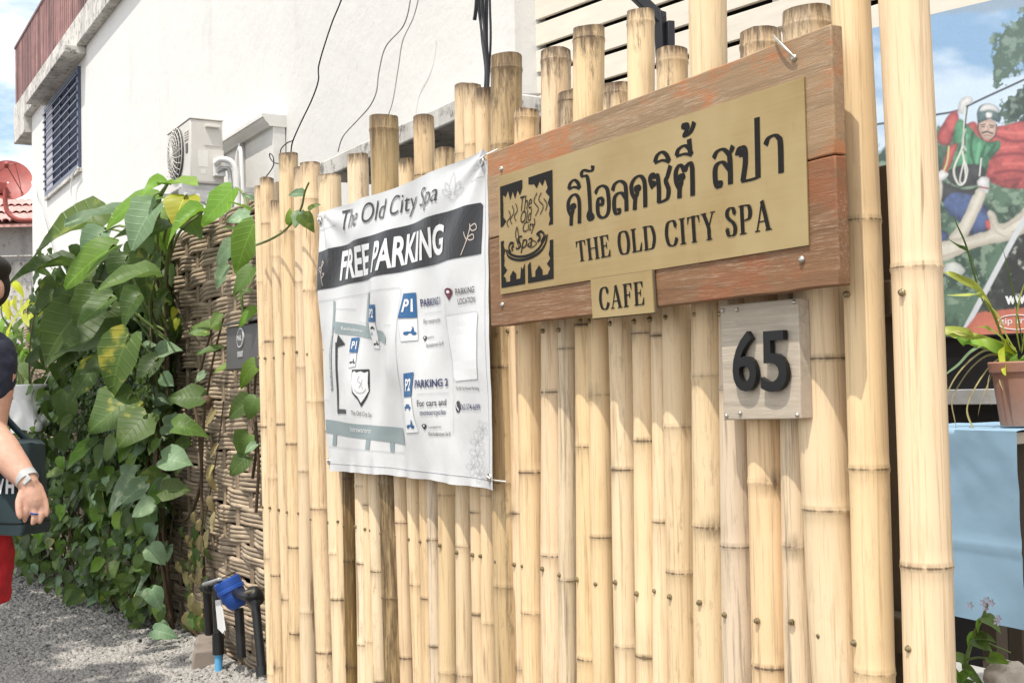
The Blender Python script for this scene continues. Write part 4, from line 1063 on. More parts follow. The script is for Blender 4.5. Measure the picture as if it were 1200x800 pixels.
def psign(q, txt, mk, panel, icons, sc):
    polys(bn, 'printed_parking_sign', [mk(q)], BV, 'p_blue', .0024, **kw)
    cx = sum(p[0] for p in q) / 4; cy = sum(p[1] for p in q) / 4
    t = [(cx + (p[0] - cx) * .62, cy + (p[1] - cy) * .52) for p in q]
    text_on(bn, 'printed_text', txt, sq(mk(t), VY), 'p_white', .0034, bold=.03, drape=vin, cut=.02)
    polys(bn, 'printed_panel', [mk(panel)], BV, 'p_white', .0016, **kw)
    pen(bn, 'printed_outline', [mk(panel + [panel[0]])], BV, 'p_line', .0012, .0012, .0024, straight=True, drape=vin)
    pc = []
    for kind, ix, iy, s in icons:
        f = lambda pts: mk([(ix + x * s, iy + y * s) for x, y in pts])
        if kind == 'car': pc += [f([(-1, .3), (-1, -.1), (-.7, -.25), (-.5, -.8), (.5, -.8), (.7, -.25), (1, -.1), (1, .3)]), f([(-.85, .35), (-.5, .35), (-.5, .75), (-.85, .75)]), f([(.5, .35), (.85, .35), (.85, .75), (.5, .75)])]
        else:
            rg = lambda ox: [(ox + .42 * math.cos(a * .628), .5 + .42 * math.sin(a * .628)) for a in range(10)]
            pc += [f(rg(-.62)), f(rg(.62)), f([(-.7, .5), (-.5, 0), (.1, .1), (.35, -.9), (.15, -1.0), (.2, -1.1), (.5, -.95), (.72, .5), (.55, .5), (.4, .0), (.2, .45), (-.3, .5)])]
    polys(bn, 'printed_icon', pc, BV, 'p_blue' if sc else 'p_char', .0026, step=1e-4, drape=vin)
psign([(300, 128), (342, 126), (330, 222), (287, 220)], 'P2', zL, [(287, 224), (328, 226), (336, 370), (302, 366)], [('car', 310, 256, 12), ('moto', 318, 338, 14)], 0)
psign([(178, 310), (216, 306), (214, 392), (173, 388)], 'P1', zL, [(175, 396), (212, 394), (212, 466), (174, 474)], [('moto', 193, 438, 15)], 0)
psign([(50, 96), (98, 91), (101, 208), (40, 211)], 'P1', zR, [(42, 216), (101, 212), (108, 314), (54, 320)], [('moto', 82, 272, 20)], 1)
psign([(60, 470), (103, 462), (98, 576), (55, 580)], 'P2', zR, [(53, 584), (98, 580), (128, 744), (66, 748)], [('car', 80, 628, 19), ('moto', 94, 708, 20)], 1)
polys(bn, 'printed_pin', [zL([(195, 484), (276, 482), (274, 600), (262, 640), (240, 690), (228, 650), (204, 612)])], BV, 'p_char', .0018, **kw)
polys(bn, 'printed_pin', [zL([(200, 500), (210, 492), (222, 501), (240, 493), (256, 502), (271, 495), (268, 560), (271, 602), (256, 636), (240, 668), (230, 636), (209, 606), (201, 560)])], BV, 'p_white', .0024, **kw)
pen(bn, 'printed_emblem', [zL(s) for s in ([(215, 590), (228, 610), (250, 610), (262, 590)], [(236, 520), (228, 545), (242, 560), (234, 585)], [(248, 540), (244, 570), (250, 590)])], BV, 'p_line', .0025, .0025, .0032, drape=vin)
btext('The Old City Spa', zL([(200, 708), (286, 722), (286, 752), (200, 740)]), 'p_char', bold=-.004)
btext('Ratchadamnoen', zL([(140, 246), (236, 262), (236, 280), (140, 266)]), 'p_white')
btext('Ratchadamnoen Rd. Soi 8', [(396.2, 391), (392.6, 455), (390.8, 455), (394.4, 391)], 'p_white')
btext('Intrawarorot', z6([(166, 470), (240, 478), (240, 500), (166, 492)]), 'p_white')
btext('PARKING 1', zR([(111, 122), (217, 108), (217, 146), (113, 158)]), 'p_navy', bold=.022)
btext('For motorcycles', zR([(124, 216), (215, 206), (216, 234), (126, 246)]), 'p_char')
btext('PARKING 2', zR([(113, 500), (238, 492), (238, 528), (114, 538)]), 'p_navy', bold=.022)
btext('For cars and', zR([(128, 594), (230, 588), (230, 618), (130, 624)]), 'p_char', bold=.006)
btext('motorcycles', zR([(140, 640), (230, 636), (230, 668), (140, 672)]), 'p_navy', bold=.006)
btext('Located on', zR([(148, 296), (182, 290), (182, 302), (148, 308)]), 'p_char')
btext('Ratchadamnoen Soi 8', zR([(146, 330), (228, 318), (228, 336), (147, 348)]), 'p_char')
btext('Located on', zR([(168, 714), (214, 712), (214, 724), (168, 726)]), 'p_char')
btext('Ratchadamnoen Soi 8', zR([(166, 742), (256, 742), (256, 762), (166, 760)]), 'p_char')
btext('PARKING', zR([(298, 74), (376, 60), (376, 90), (298, 104)]), 'p_char', bold=.004)
btext('LOCATION', zR([(304, 120), (382, 108), (382, 136), (306, 148)]), 'p_char', bold=.004)
btext('The Old City Rooms Parking', zR([(277, 530), (400, 530), (400, 552), (277, 552)]), 'p_char')
btext('062-574-6699', zR([(307, 612), (400, 612), (400, 640), (307, 640)]), 'p_navy', bold=.004)
def pin(x, y, s, mat, mk=zR):
    o = mk([(x + s * math.sin(a) * (1 if abs(a) < 2.2 else .45), y - s * math.cos(a) * (1 if abs(a) < 2.2 else 2.1)) for a in (-3.14, -2.3, -1.9, -1.3, -.7, 0, .7, 1.3, 1.9, 2.3)])
    polys(bn, 'printed_pin', [o], BV, mat, .002, drape=vin)
    polys(bn, 'printed_pin', [mk([(x + s * .42 * math.cos(a * .785), y + s * .42 * math.sin(a * .785)) for a in range(8)])], BV, 'p_white', .003, drape=vin)
pin(267, 88, 19, 'p_maroon'); pin(136, 302, 9, 'p_char'); pin(151, 714, 9, 'p_char')
polys(bn, 'printed_panel', [zR([(246, 200), (388, 178), (398, 190), (396, 496), (276, 506), (264, 490)])], BV, 'p_white', .0014, **kw)
pen(bn, 'printed_outline', [zR([(246, 200), (388, 178), (398, 190), (396, 496), (276, 506), (264, 490), (246, 200)]), zR([(125, 190), (225, 178)]), zR([(128, 566), (240, 560)]), zR([(40, 60), (36, 300), (40, 520), (55, 760)]), zR([(240, 60), (262, 500), (268, 760)])], BV, 'p_line', .001, .001, .0022, straight=True, drape=vin)
polys(bn, 'printed_icon', [zR([(290 + 13 * math.cos(a * .449), 625 + 28 * math.sin(a * .449)) for a in range(14)])], BV, 'p_char', .002, drape=vin)
pen(bn, 'printed_icon', [zR([(284, 612), (285, 626), (297, 642)])], BV, 'p_white', .004, .004, .003, drape=vin)
fl = []
for cx, cy, s, a0 in ((690, 590, 40, 0), (672, 640, 34, 1), (700, 670, 30, 2), (690, 530, 34, -.4), (715, 480, 30, .8)):
    for k in range(5):
        a = a0 + k * 1.256; d = (math.sin(a), -math.cos(a)); e = (math.cos(a), math.sin(a))
        fl.append(z6([(cx, cy), (cx + d[0] * s * .6 + e[0] * s * .32, cy + d[1] * s * .8 + e[1] * s * .32), (cx + d[0] * s, cy + d[1] * s * 1.3), (cx + d[0] * s * .6 - e[0] * s * .32, cy + d[1] * s * .8 - e[1] * s * .32), (cx, cy)]))
pen(bn, 'printed_flower', fl, BV, 'p_line', .0011, .0011, .002, n=3, drape=vin)
# ------------------------------------------------------------------ letter box on the woven wall
MY = 1.60
mq = sq([(264.5, 383), (303, 376), (303, 431), (262, 433)], MY)
mb_ = thing('mailbox', 'dark grey plastic mailbox with round white badge on the woven wall', 'mailbox', (mq[3] + mq[2]) / 2)
MX0, MX1, MZ0, MZ1 = (mq[0].x + mq[3].x) / 2, mq[1].x, mq[2].z, mq[0].z
M['mail_grey'] = pbr('mail_grey', (.075, .068, .066), .45, var=.1, scale=10, bmp=.05)
MB().obox([V((MX0 + .01, MY, MZ0)), V((MX1, MY, MZ0)), V((MX1, MY + .11, MZ0)), V((MX0 + .01, MY + .11, MZ0)), V((MX0, MY + .012, MZ1)), V((MX1, MY + .012, MZ1)), V((MX1, MY + .11, MZ1)), V((MX0, MY + .11, MZ1))]).build('box', 'mail_grey', mb_, bevel=.006)
MB().obox([V((MX0 - .008, MY - .012, MZ1 + .002)), V((MX1, MY - .012, MZ1 + .002)), V((MX1, MY + .112, MZ1 + .028)), V((MX0 - .008, MY + .112, MZ1 + .028)), V((MX0 - .008, MY - .012, MZ1 + .014)), V((MX1, MY - .012, MZ1 + .014)), V((MX1, MY + .112, MZ1 + .044)), V((MX0 - .008, MY + .112, MZ1 + .044))]).build('lid', 'mail_grey', mb_, bevel=.004)
bc = P(281.5, 395.5, MY + .004); bc.y = MY + .004
MB().lathe(bc + V((0, .004, 0)), (0, -1, .07), [(0, .043), (.006, .043)], 26).build('badge', 'p_white', mb_, 40)
MB().lathe(bc + V((0, -.0025, 0)), (0, -1, .07), [(0, .037), (.0008, .037)], 26).build('badge_face', 'mail_grey', mb_, 40)
text_on(mb_, 'printed_text', 'MAIL', [bc + V((-.033, -.0045, .010)), bc + V((.033, -.0045, .010)), bc + V((.033, -.0045, -.012)), bc + V((-.033, -.0045, -.012))], 'p_white', .0005, .02)
wc = P(281, 415, MY); MB().box((wc.x - .034, MY - .001, wc.z - .013), (wc.x + .034, MY + .006, wc.z + .013)).build('name_window', 'galv', mb_, bevel=.002)

# ------------------------------------------------------------------ water meter in front of the woven wall
TY = 1.56
def tp(px, py, dy=0.0): return P(px, py, TY + dy)
g0 = tp(258, 745); g0.z = 0
wm = thing('water_meter', 'blue capped water meter on black pipes at the foot of the woven wall', 'water meter', g0)
def wpipe(pts, r, mat='black_plastic', name='pipe'): return MB().tube([p for p in pts], r, 12).build(name, mat, wm, 50)
wpipe([tp(256.5, 786), tp(256, 764)], .017, 'blue_pipe', 'blue_pipe_end')
wpipe([tp(256, 766), tp(255.5, 742)], .026, name='coupling'); wpipe([tp(255.5, 742), tp(253, 684)], .018)
wpipe([tp(246, 760, .06), tp(243, 690, .05)], .020); wpipe([tp(240, 688, .05), tp(262, 683)], .026)
MB().lathe(tp(248, 686, -.01), (-.2, -1, .1), [(-.03, .03), (.02, .034), (.035, .02)], 14).build('valve', 'black_plastic', wm, 40)
MB().bar(tp(243, 684, -.05), tp(262, 678, -.05), .05, .014).build('valve_lever', 'galv', wm, bevel=.004)
MB().prism([tp(252, 703, -.03), tp(258, 702, -.03), tp(263, 738, -.03), tp(261, 742, -.03), tp(255, 736, -.03)], (0, .006, 0)).build('paper_tag', 'white_plastic', wm)
mc = tp(272, 694, -.005); ma = V((-.28, -.34, .9)).normalized()
MB().lathe(mc - ma * .07, ma, [(0, .032), (.02, .046), (.05, .053), (.075, .055), (.078, .061), (.092, .061), (.094, .057), (.112, .059), (.126, .059), (.132, .052)], 28).build('meter_body', 'blue_plastic', wm, 30)
MB().lathe(mc + ma * .072, ma, [(0, .0575), (.003, .051)], 28, False).build('meter_rim', 'black_plastic', wm)
wpipe([tp(280, 712, .03), tp(283, 770, .03)], .020); wpipe([tp(262, 690), tp(297, 700)], .022)
MB().lathe(tp(298, 698, -.01), (.2, -.5, .6), [(-.035, .028), (-.01, .036), (.02, .036), (.035, .022)], 14).build('elbow', 'black_plastic', wm, 50)
wpipe([tp(299, 703, -.02), tp(307, 786, -.02)], .018); wpipe([tp(306, 780, -.02), tp(307.5, 792, -.02)], .024, name='coupling')
wpipe([tp(288, 694, -.05), tp(296, 692, -.05)], .006, 'brass_screw', 'brass_key')
q = tp(243, 758, .02); q.z = 0
M['block_grey'] = mat_wall('block_grey', (.24, .20, .165), (.06, .05, .04), 1.4, sh=.06)
blk = MB().obox([V((q.x - .14, 1.56, -.02)), V((q.x + .10, 1.47, -.02)), V((q.x + .13, 1.60, -.02)), V((q.x - .11, 1.68, -.02)), V((q.x - .13, 1.57, .13)), V((q.x + .09, 1.49, .10)), V((q.x + .12, 1.60, .10)), V((q.x - .11, 1.67, .13))]).build('concrete_block', 'block_grey', org=q, bevel=.012)
tag(blk, 'small tilted concrete block in the gravel beside the water meter', 'block')

# ------------------------------------------------------------------ leaves
def leaf_mesh(name, kind, fold, droop, mat, seed, width):
    rnd = random.Random(seed)
    V_ = {'heart': [(-.10, .20, .62), (.0, .33, .78), (.16, .43, 1), (.36, .44, 1), (.56, .36, 1), (.76, .22, 1), (.91, .09, 1), (1., .004, 1)],
          'long': [(-.06, .10, .5), (.0, .20, .8), (.2, .30, 1), (.42, .32, 1), (.62, .28, 1), (.8, .18, 1), (.92, .08, 1), (1., .004, 1)],
          'blade': [(0, .012, 1), (.15, .022, 1), (.35, .03, 1), (.55, .03, 1), (.75, .024, 1), (.9, .013, 1), (1, .002, 1)]}[kind]
    cols = (-1, -.55, 0, .55, 1); mb = MB()
    p1, p2 = rnd.uniform(0, 6), rnd.uniform(0, 6)
    for y, hw, k in V_:
        jl, jr = rnd.uniform(.84, 1.08), rnd.uniform(.84, 1.08)
        for cx in cols:
            x = cx * hw * width * (jl if cx < 0 else jr)
            yy = y if abs(cx) == 1 or y >= 0 else y * (.2 if cx == 0 else .9)
            if y < 0 and cx == 0: yy = 0.
            z = fold * abs(x) * (1.1 - .5 * y) - droop * yy * yy + .030 * math.sin(yy * 9 + p1 + cx) * abs(cx) + .05 * cx * math.sin(yy * 3 + p2) * abs(cx)
            # curl of the drooping end
            mb.v.append(V((x, yy * (1 - .25 * droop * yy), z)))
    nc = len(cols)
    for r_ in range(len(V_) - 1):
        for c_ in range(nc - 1):
            a = r_ * nc + c_; mb.f.append([a, a + 1, a + nc + 1, a + nc])
    me = mb.mesh(name, mat, V((0, 0, 0)), None)
    for p in me.polygons: p.use_smooth = True
    return me
LM_ = {}
TOV = -V((FW.x, FW.y, 0)).normalized()
def tipof(b, px, py, near=.06): return PD(px, py, (b - CAM).dot(FW) - near)
def leaf_data(mat, kind='heart'):
    k = (mat, kind)
    if k not in LM_: LM_[k] = [leaf_mesh('leaf', kind, f, d, mat, s, w_) for s, (f, d, w_) in enumerate(((.25, .25, 1.), (.5, .4, .92), (.12, .55, 1.05), (.35, .12, .85), (.6, .7, .95), (.2, .1, 1.1), (.42, .85, .9), (.3, .45, .8)))]
    return LM_[k]
def leaf_matrix(base, tip, nrm, wid=1.0):
    y = tip - base; ln = y.length; y = y.normalized(); z = (nrm - y * nrm.dot(y)); z = z.normalized() if z.length > 1e-4 else y.orthogonal(); x = y.cross(z)
    m = Matrix((x * ln * wid, y * ln, z * ln)).transposed().to_4x4(); m.translation = base
    return m
def leaf(parent, base, tip, nrm, mat, kind='heart', wid=1.0, rnd=random):
    me = rnd.choice(leaf_data(mat, kind)); o = bpy.data.objects.new('leaf', me); COL.objects.link(o)
    o.parent = parent; m = leaf_matrix(base, tip, nrm, wid); m.translation = base - wloc(parent); o.matrix_local = m
    return o
def leaf_mass(parent, name, items, mat, kind='heart'):   # many leaves joined: a part nobody could count
    mb = MB()
    for base, tip, nrm, wid in items:
        me = random.choice(leaf_data(mat, kind)); m = leaf_matrix(base, tip, nrm, wid); i = len(mb.v)
        mb.v += [m @ v.co for v in me.vertices]; mb.f += [[k + i for k in p.vertices] for p in me.polygons]
    o = mb.build(name, mat, parent, None); o['kind'] = 'stuff'
    for p in o.data.polygons: p.use_smooth = True
    return o
def stem(parent, pts, r0, r1, mat='stem_green', name='stem'):
    sp_ = smooth_path(pts, 5); n = len(sp_)
    return MB().tube(sp_, [r0 + (r1 - r0) * k / (n - 1) for k in range(n)], 6).build(name, mat, parent, 60)
def nrand(r, s): return V((r.gauss(0, s), r.gauss(0, s), r.gauss(0, s)))
rl = random.Random(11)

# big leaved vine over the left part of the woven wall
big = thing('big_leaved_vine', 'vine with very large glossy heart shaped leaves spilling over the woven wall', 'vine', P(185, 500, 1.66) * V((1, 1, 0)) if False else V((P(185, 500, 1.64).x, 1.64, 0)))
# base px, tip px, depth of base, depth of tip, lean of the face (toward viewer, up), look, width
HERO = [(196, 217, 224, 211, 1.50, 1.45, .3, 1, 'leaf_bright', 1.1), (195, 216, 174, 208, 1.5, 1.48, .5, 1, 'leaf_bright', .9),
 (188, 230, 130, 231, 1.50, 1.40, .45, 1, 'leaf_bright', .8), (163, 250, 91, 244, 1.48, 1.36, .4, 1, 'leaf_pale', .62), (184, 240, 150, 274, 1.45, 1.30, .7, 1, 'leaf_pale', 1.0),
 (118, 268, 39, 256, 1.46, 1.32, .55, 1, 'leaf_mid', .85), (122, 272, 92, 291, 1.42, 1.34, 1, 1, 'leaf_pale', 1.0), (136, 288, 80, 318, 1.40, 1.28, .8, 1, 'leaf_bright', .8),
 (84, 312, 21, 306, 1.40, 1.25, .3, 1, 'leaf_dark', .7), (182, 325, 126, 318, 1.40, 1.28, .6, 1, 'leaf_mid', .75), (218, 230, 202, 248, 1.55, 1.5, .6, 1, 'leaf_yellow', 1.2),
 (236, 250, 197, 254, 1.56, 1.48, .4, 1, 'leaf_bright', .6), (185, 248, 186, 275, 1.55, 1.50, 1, .5, 'leaf_bright', .9), (172, 268, 160, 300, 1.45, 1.38, 1, .5, 'leaf_mid', .9),
 (98, 360, 44, 411, 1.40, 1.26, 1, .55, 'leaf_mid', .95), (140, 383, 77, 404, 1.38, 1.26, .9, .8, 'leaf_dark', .95), (152, 393, 121, 447, 1.36, 1.26, 1, .5, 'leaf_tip', 1.0),
 (113, 424, 88, 461, 1.36, 1.28, 1, .4, 'leaf_tip', .7), (112, 340, 87, 371, 1.36, 1.26, .9, .6, 'leaf_mid', .9), (132, 348, 96, 374, 1.34, 1.26, .8, .8, 'leaf_mid', .9),
 (156, 463, 113, 495, 1.38, 1.28, 1, .6, 'leaf_tip', 1.0), (172, 485, 144, 514, 1.38, 1.30, 1, .6, 'leaf_tip', 1.0), (165, 345, 140, 362, 1.42, 1.34, .7, 1, 'leaf_dark', .95),
 (120, 300, 88, 308, 1.44, 1.36, .8, 1, 'leaf_dark', .9), (205, 262, 180, 258, 1.56, 1.5, .5, 1, 'leaf_mid', .9), (150, 300, 130, 330, 1.38, 1.30, 1, .6, 'leaf_dark', .9),
 (100, 330, 70, 345, 1.42, 1.32, .7, 1, 'leaf_dark', .9), (75, 345, 48, 372, 1.44, 1.34, .9, .8, 'leaf_dark', .9), (175, 300, 165, 332, 1.42, 1.36, 1, .5, 'leaf_dark', .85),
 (140, 420, 100, 425, 1.42, 1.34, .9, .8, 'leaf_dark', .9), (185, 420, 160, 440, 1.46, 1.38, .9, .8, 'leaf_dark', .9), (100, 395, 75, 425, 1.44, 1.36, .9, .7, 'leaf_dark', .9),
 (215, 245, 228, 268, 1.58, 1.52, 1, .6, 'leaf_mid', .8), (165, 280, 150, 262, 1.5, 1.46, .6, 1, 'leaf_mid', .9)]
root = V((P(196, 400, 1.62).x, 1.62, 0))
for bx, by, tx, ty, y0, y1, o_, u_2, mt, wd in HERO:
    b = P(bx, by, y0); t = tipof(b, tx, ty, .10); t = b + (t - b) * 1.28
    leaf(big, b, t, TOV * o_ + V((0, 0, u_2 * .8)) + nrand(rl, .08), mt, 'heart', wd * 1.0, rl)
    k = V((P(186, 330, 1.6).x + rl.uniform(-.12, .2), 1.60, max(.9, b.z - rl.uniform(.15, .5))))
    stem(big, [k, k.lerp(b, .5) + V((0, -.02, rl.uniform(.02, .12))), b, b.lerp(t, .12)], .008, .005)
for k in range(7):
    x0 = P(rl.uniform(178, 206), 400, 1.63).x
    stem(big, [(x0 + rl.uniform(-.1, .1), 1.63, 0), (x0, 1.62 - rl.uniform(0, .08), .7), (x0 + rl.uniform(-.1, .1), 1.6, 1.4), (x0 + rl.uniform(-.15, .15), 1.58, 2.0 + rl.uniform(-.2, .2))], .013, .007, 'stem')
n = 0
while n < 110:
    px, py = rl.uniform(55, 210), rl.uniform(258, 520)
    if py < 292 or (py < 320 and px < 110): continue
    if px + (py - 258) * .02 > 212 or (88 < px < 140 and py > 425): continue
    Y = 1.60 - .26 * max(0, (190 - px) / 130) + rl.uniform(-.05, .12); b = P(px, py, Y); s = rl.uniform(.10, .26)
    t = b + (V((rl.uniform(-.7, .35), rl.uniform(-.5, 0), rl.uniform(-.9, -.1))).normalized() * s)
    leaf(big, b, t, V((.6, -.6, .65)) + nrand(rl, .3), rl.choice(('leaf_dark', 'leaf_dark', 'leaf_dark', 'leaf_mid')), 'heart', rl.uniform(.75, 1), rl); n += 1
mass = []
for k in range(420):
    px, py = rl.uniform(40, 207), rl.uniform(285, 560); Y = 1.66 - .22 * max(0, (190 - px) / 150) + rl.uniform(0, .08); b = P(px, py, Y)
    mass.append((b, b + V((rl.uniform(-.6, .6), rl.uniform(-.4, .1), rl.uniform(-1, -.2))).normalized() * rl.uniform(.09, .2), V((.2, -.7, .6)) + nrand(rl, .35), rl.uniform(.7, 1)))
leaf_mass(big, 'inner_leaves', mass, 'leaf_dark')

# small leaved vine: a skirt along the foot of the wall
sk = thing('ivy_skirt', 'dense small leaved green vine along the wall foot beside the gravel', 'vine', V((P(120, 700, 1.45).x, 1.45, 0)))
def foot(px):
    K = ((0, 1.20), (30, 1.29), (60, 1.40), (100, 1.49), (150, 1.54), (200, 1.62), (260, 1.64))
    for (a_, v_), (b_, w_) in zip(K, K[1:]):
        if px <= b_: return v_ + (w_ - v_) * max(0, (px - a_) / (b_ - a_))
    return 1.64
def skirt(px0, px1, py0, py1, dy0, dy1):
    while True:
        px, py = rl.uniform(px0, px1), rl.uniform(py0, py1)
        top = 430 + max(0, (60 - px)) * .6
        if py < top: continue
        prot = max(0, (py - 560) / 190)                         # spreads out towards the ground
        Y = foot(px) - prot * .02 + rl.uniform(dy0, dy1); p = P(px, py, Y)
        if p.z < .07: continue
        edge = 194 + 9 * math.sin(py * .045) - max(0, py - 690) * .15
        if px > edge or (86 < px < 150 and py < 505): continue
        return p, px, py
for k in range(290):
    p, px, py = skirt(12, 212, 450, 765, -.06, .03)
    low = py > 600; s = (rl.uniform(.05, .13) if low or px < 90 else rl.uniform(.07, .18)) * rl.choice((.7, 1, 1, 1.2))
    t = p + V((rl.uniform(-.6, .5), rl.uniform(-.7, -.1), rl.uniform(-1, -.15))).normalized() * s
    mt = rl.choice(('leaf_mid', 'leaf_mid', 'leaf_dark', 'leaf_pale', 'leaf_mid', 'leaf_dark', 'leaf_bright')) if rl.random() < .93 else rl.choice(('leaf_tip', 'leaf_dry'))
    leaf(sk, p, t, V((.6, -.6, .65)) + nrand(rl, .42), mt, 'heart', rl.uniform(.85, 1.1), rl)
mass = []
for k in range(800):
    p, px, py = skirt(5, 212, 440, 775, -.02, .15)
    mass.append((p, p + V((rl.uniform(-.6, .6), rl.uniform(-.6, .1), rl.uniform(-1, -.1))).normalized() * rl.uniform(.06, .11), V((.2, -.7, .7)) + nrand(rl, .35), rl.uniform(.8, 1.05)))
leaf_mass(sk, 'inner_leaves', mass[:650], 'leaf_dark'); leaf_mass(sk, 'inner_leaves', mass[650:], 'leaf_mid')  # most inner leaves take the dark green to imitate shade in the gaps
for k in range(26):
    px = rl.uniform(30, 205); Y = foot(px) + .02; b = P(px, 640, Y)
    stem(sk, [(b.x, Y + .05, 0), (b.x + rl.uniform(-.06, .06), Y, .35), (b.x + rl.uniform(-.1, .1), Y + .03, .75), (b.x + rl.uniform(-.15, .15), Y + .06, 1.05)], .006, .003, 'stem')
gi = thing('ground_ivy', 'low leafy creeper spreading from the wall foot onto the grey gravel', 'creeper', V((P(110, 720, 1.42).x, 1.42, 0)))
n = 0
while n < 270:
    px, py = rl.uniform(10, 200), rl.uniform(545, 748); Y = foot(px) + rl.uniform(-.10, .04); p = P(px, py, Y)
    if p.z < .05 or px > 196 + 5 * math.sin(py * .06): continue
    s = rl.uniform(.06, .115); n += 1
    t = p + V((rl.uniform(-.5, .6), rl.uniform(-.7, -.1), rl.uniform(-.8, .1))).normalized() * s
    leaf(gi, p, t, V((.5, -.55, .85)) + nrand(rl, .35), rl.choice(('leaf_mid', 'leaf_mid', 'leaf_pale', 'leaf_dark', 'leaf_mid', 'leaf_dark')), 'heart', rl.uniform(.95, 1.2), rl)
for k in range(14):
    px = rl.uniform(25, 195); b = P(px, 660, foot(px) - .02)
    stem(gi, [(b.x, b.y + .06, .0), (b.x + .05, b.y, .12), (b.x + rl.uniform(-.15, .2), b.y - .03, .3), (b.x + rl.uniform(-.2, .2), b.y, .5)], .005, .003, 'stem')
# hanging strand of paired leaves at the edge of the vine
for bx, by, tx, ty in ((167, 408, 175, 402), (165, 424, 150, 419), (172, 430, 177, 438), (168, 437, 160, 443), (184, 412, 200, 404), (190, 440, 198, 448), (181, 424, 184, 430), (176, 455, 180, 466), (168, 462, 160, 466), (182, 468, 192, 468), (186, 482, 178, 490), (192, 498, 210, 498)):
    b = P(bx, by, 1.50); t = tipof(b, tx, ty, .02)
    leaf(sk, b, b + (t - b) * 1.5, V((.6, -.6, .65)) + nrand(rl, .15), 'leaf_pale', 'heart', 1.1, rl)
stem(sk, [P(178, 360, 1.55), P(176, 400, 1.52), P(178, 440, 1.51), P(184, 480, 1.5), P(190, 510, 1.5)], .004, .003, 'stem')
for bx, by, tx, ty, s in ((204, 500, 236, 492, 1), (190, 537, 225, 540, 1), (190, 575, 222, 572, 1), (160, 572, 108, 582, 1), (170, 566, 140, 588, 1), (180, 590, 150, 596, 1), (186, 515, 178, 530, 1), (148, 742, 178, 748, 1.1), (180, 738, 205, 742, 1), (176, 640, 190, 660, 1), (160, 735, 150, 752, 1), (178, 690, 186, 715, 1.1)):
    b = P(bx, by, 1.44); t = tipof(b, tx, ty, .05)
    if t.z > .02: leaf(sk, b, t, V((.6, -.6, .65)) + nrand(rl, .1), rl.choice(('leaf_mid', 'leaf_pale')), 'heart', 1.05, rl)

# creeping fig hugging the wall
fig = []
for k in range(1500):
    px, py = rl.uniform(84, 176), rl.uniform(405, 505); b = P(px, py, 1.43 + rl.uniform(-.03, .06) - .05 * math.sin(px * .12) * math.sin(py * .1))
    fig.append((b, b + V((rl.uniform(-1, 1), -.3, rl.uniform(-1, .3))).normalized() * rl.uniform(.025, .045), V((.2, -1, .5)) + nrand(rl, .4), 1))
fg = thing('creeping_fig', 'dark patch of tiny leaved creeper between the big leaves', 'creeper', V((P(120, 480, 1.5).x, 1.5, 0)))
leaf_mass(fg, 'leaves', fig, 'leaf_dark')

# yellow green shrub at the far left
yb_ = thing('yellow_green_shrub', 'sunlit yellow green shrub at the far left beyond the person', 'shrub', V((P(45, 450, 1.9).x, 1.9, 0)))
for k in range(190):
    px, py = rl.uniform(-15, 100), rl.uniform(322, 480)
    if py < 345 + abs(px - 30) * .25 or (px > 62 and py < 400 and rl.random() < .6): continue
    b = P(px, py, 1.72 + rl.uniform(-.1, .25)); s = rl.uniform(.13, .27)
    t = b + V((rl.uniform(-.8, .8), rl.uniform(-.7, 0), rl.uniform(-.8, .1))).normalized() * s
    mt = 'leaf_yellow' if py < 372 and rl.random() < .75 else rl.choice(('leaf_bright', 'leaf_mid', 'leaf_mid'))
    leaf(yb_, b, t, V((.2, -.5, 1)) + nrand(rl, .3), mt, 'heart', .9, rl)
for bx, by, tx, ty in ((10, 345, 4, 375), (60, 352, 10, 354), (84, 356, 40, 352), (14, 330, 30, 342), (20, 372, 2, 392)):
    b = P(bx, by, 1.62); t = tipof(b, tx, ty, .05); leaf(yb_, b, t, V((.2, -.5, 1)), 'leaf_yellow', 'long', .7, rl)
mass = []
for k in range(500):
    px, py = rl.uniform(-20, 105), rl.uniform(385, 560); b = P(px, py, 1.86 + rl.uniform(-.05, .2))
    mass.append((b, b + V((rl.uniform(-.6, .6), rl.uniform(-.5, .1), rl.uniform(-1, 0))).normalized() * rl.uniform(.1, .2), V((.2, -.6, .8)) + nrand(rl, .3), .95))
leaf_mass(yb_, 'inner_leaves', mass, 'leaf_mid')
for k in range(10):
    b = P(rl.uniform(0, 95), 450, 1.9); stem(yb_, [(b.x, 1.92, 0), (b.x + rl.uniform(-.1, .1), 1.9, .8), (b.x + rl.uniform(-.3, .3), 1.8, 1.6)], .014, .006, 'stem')

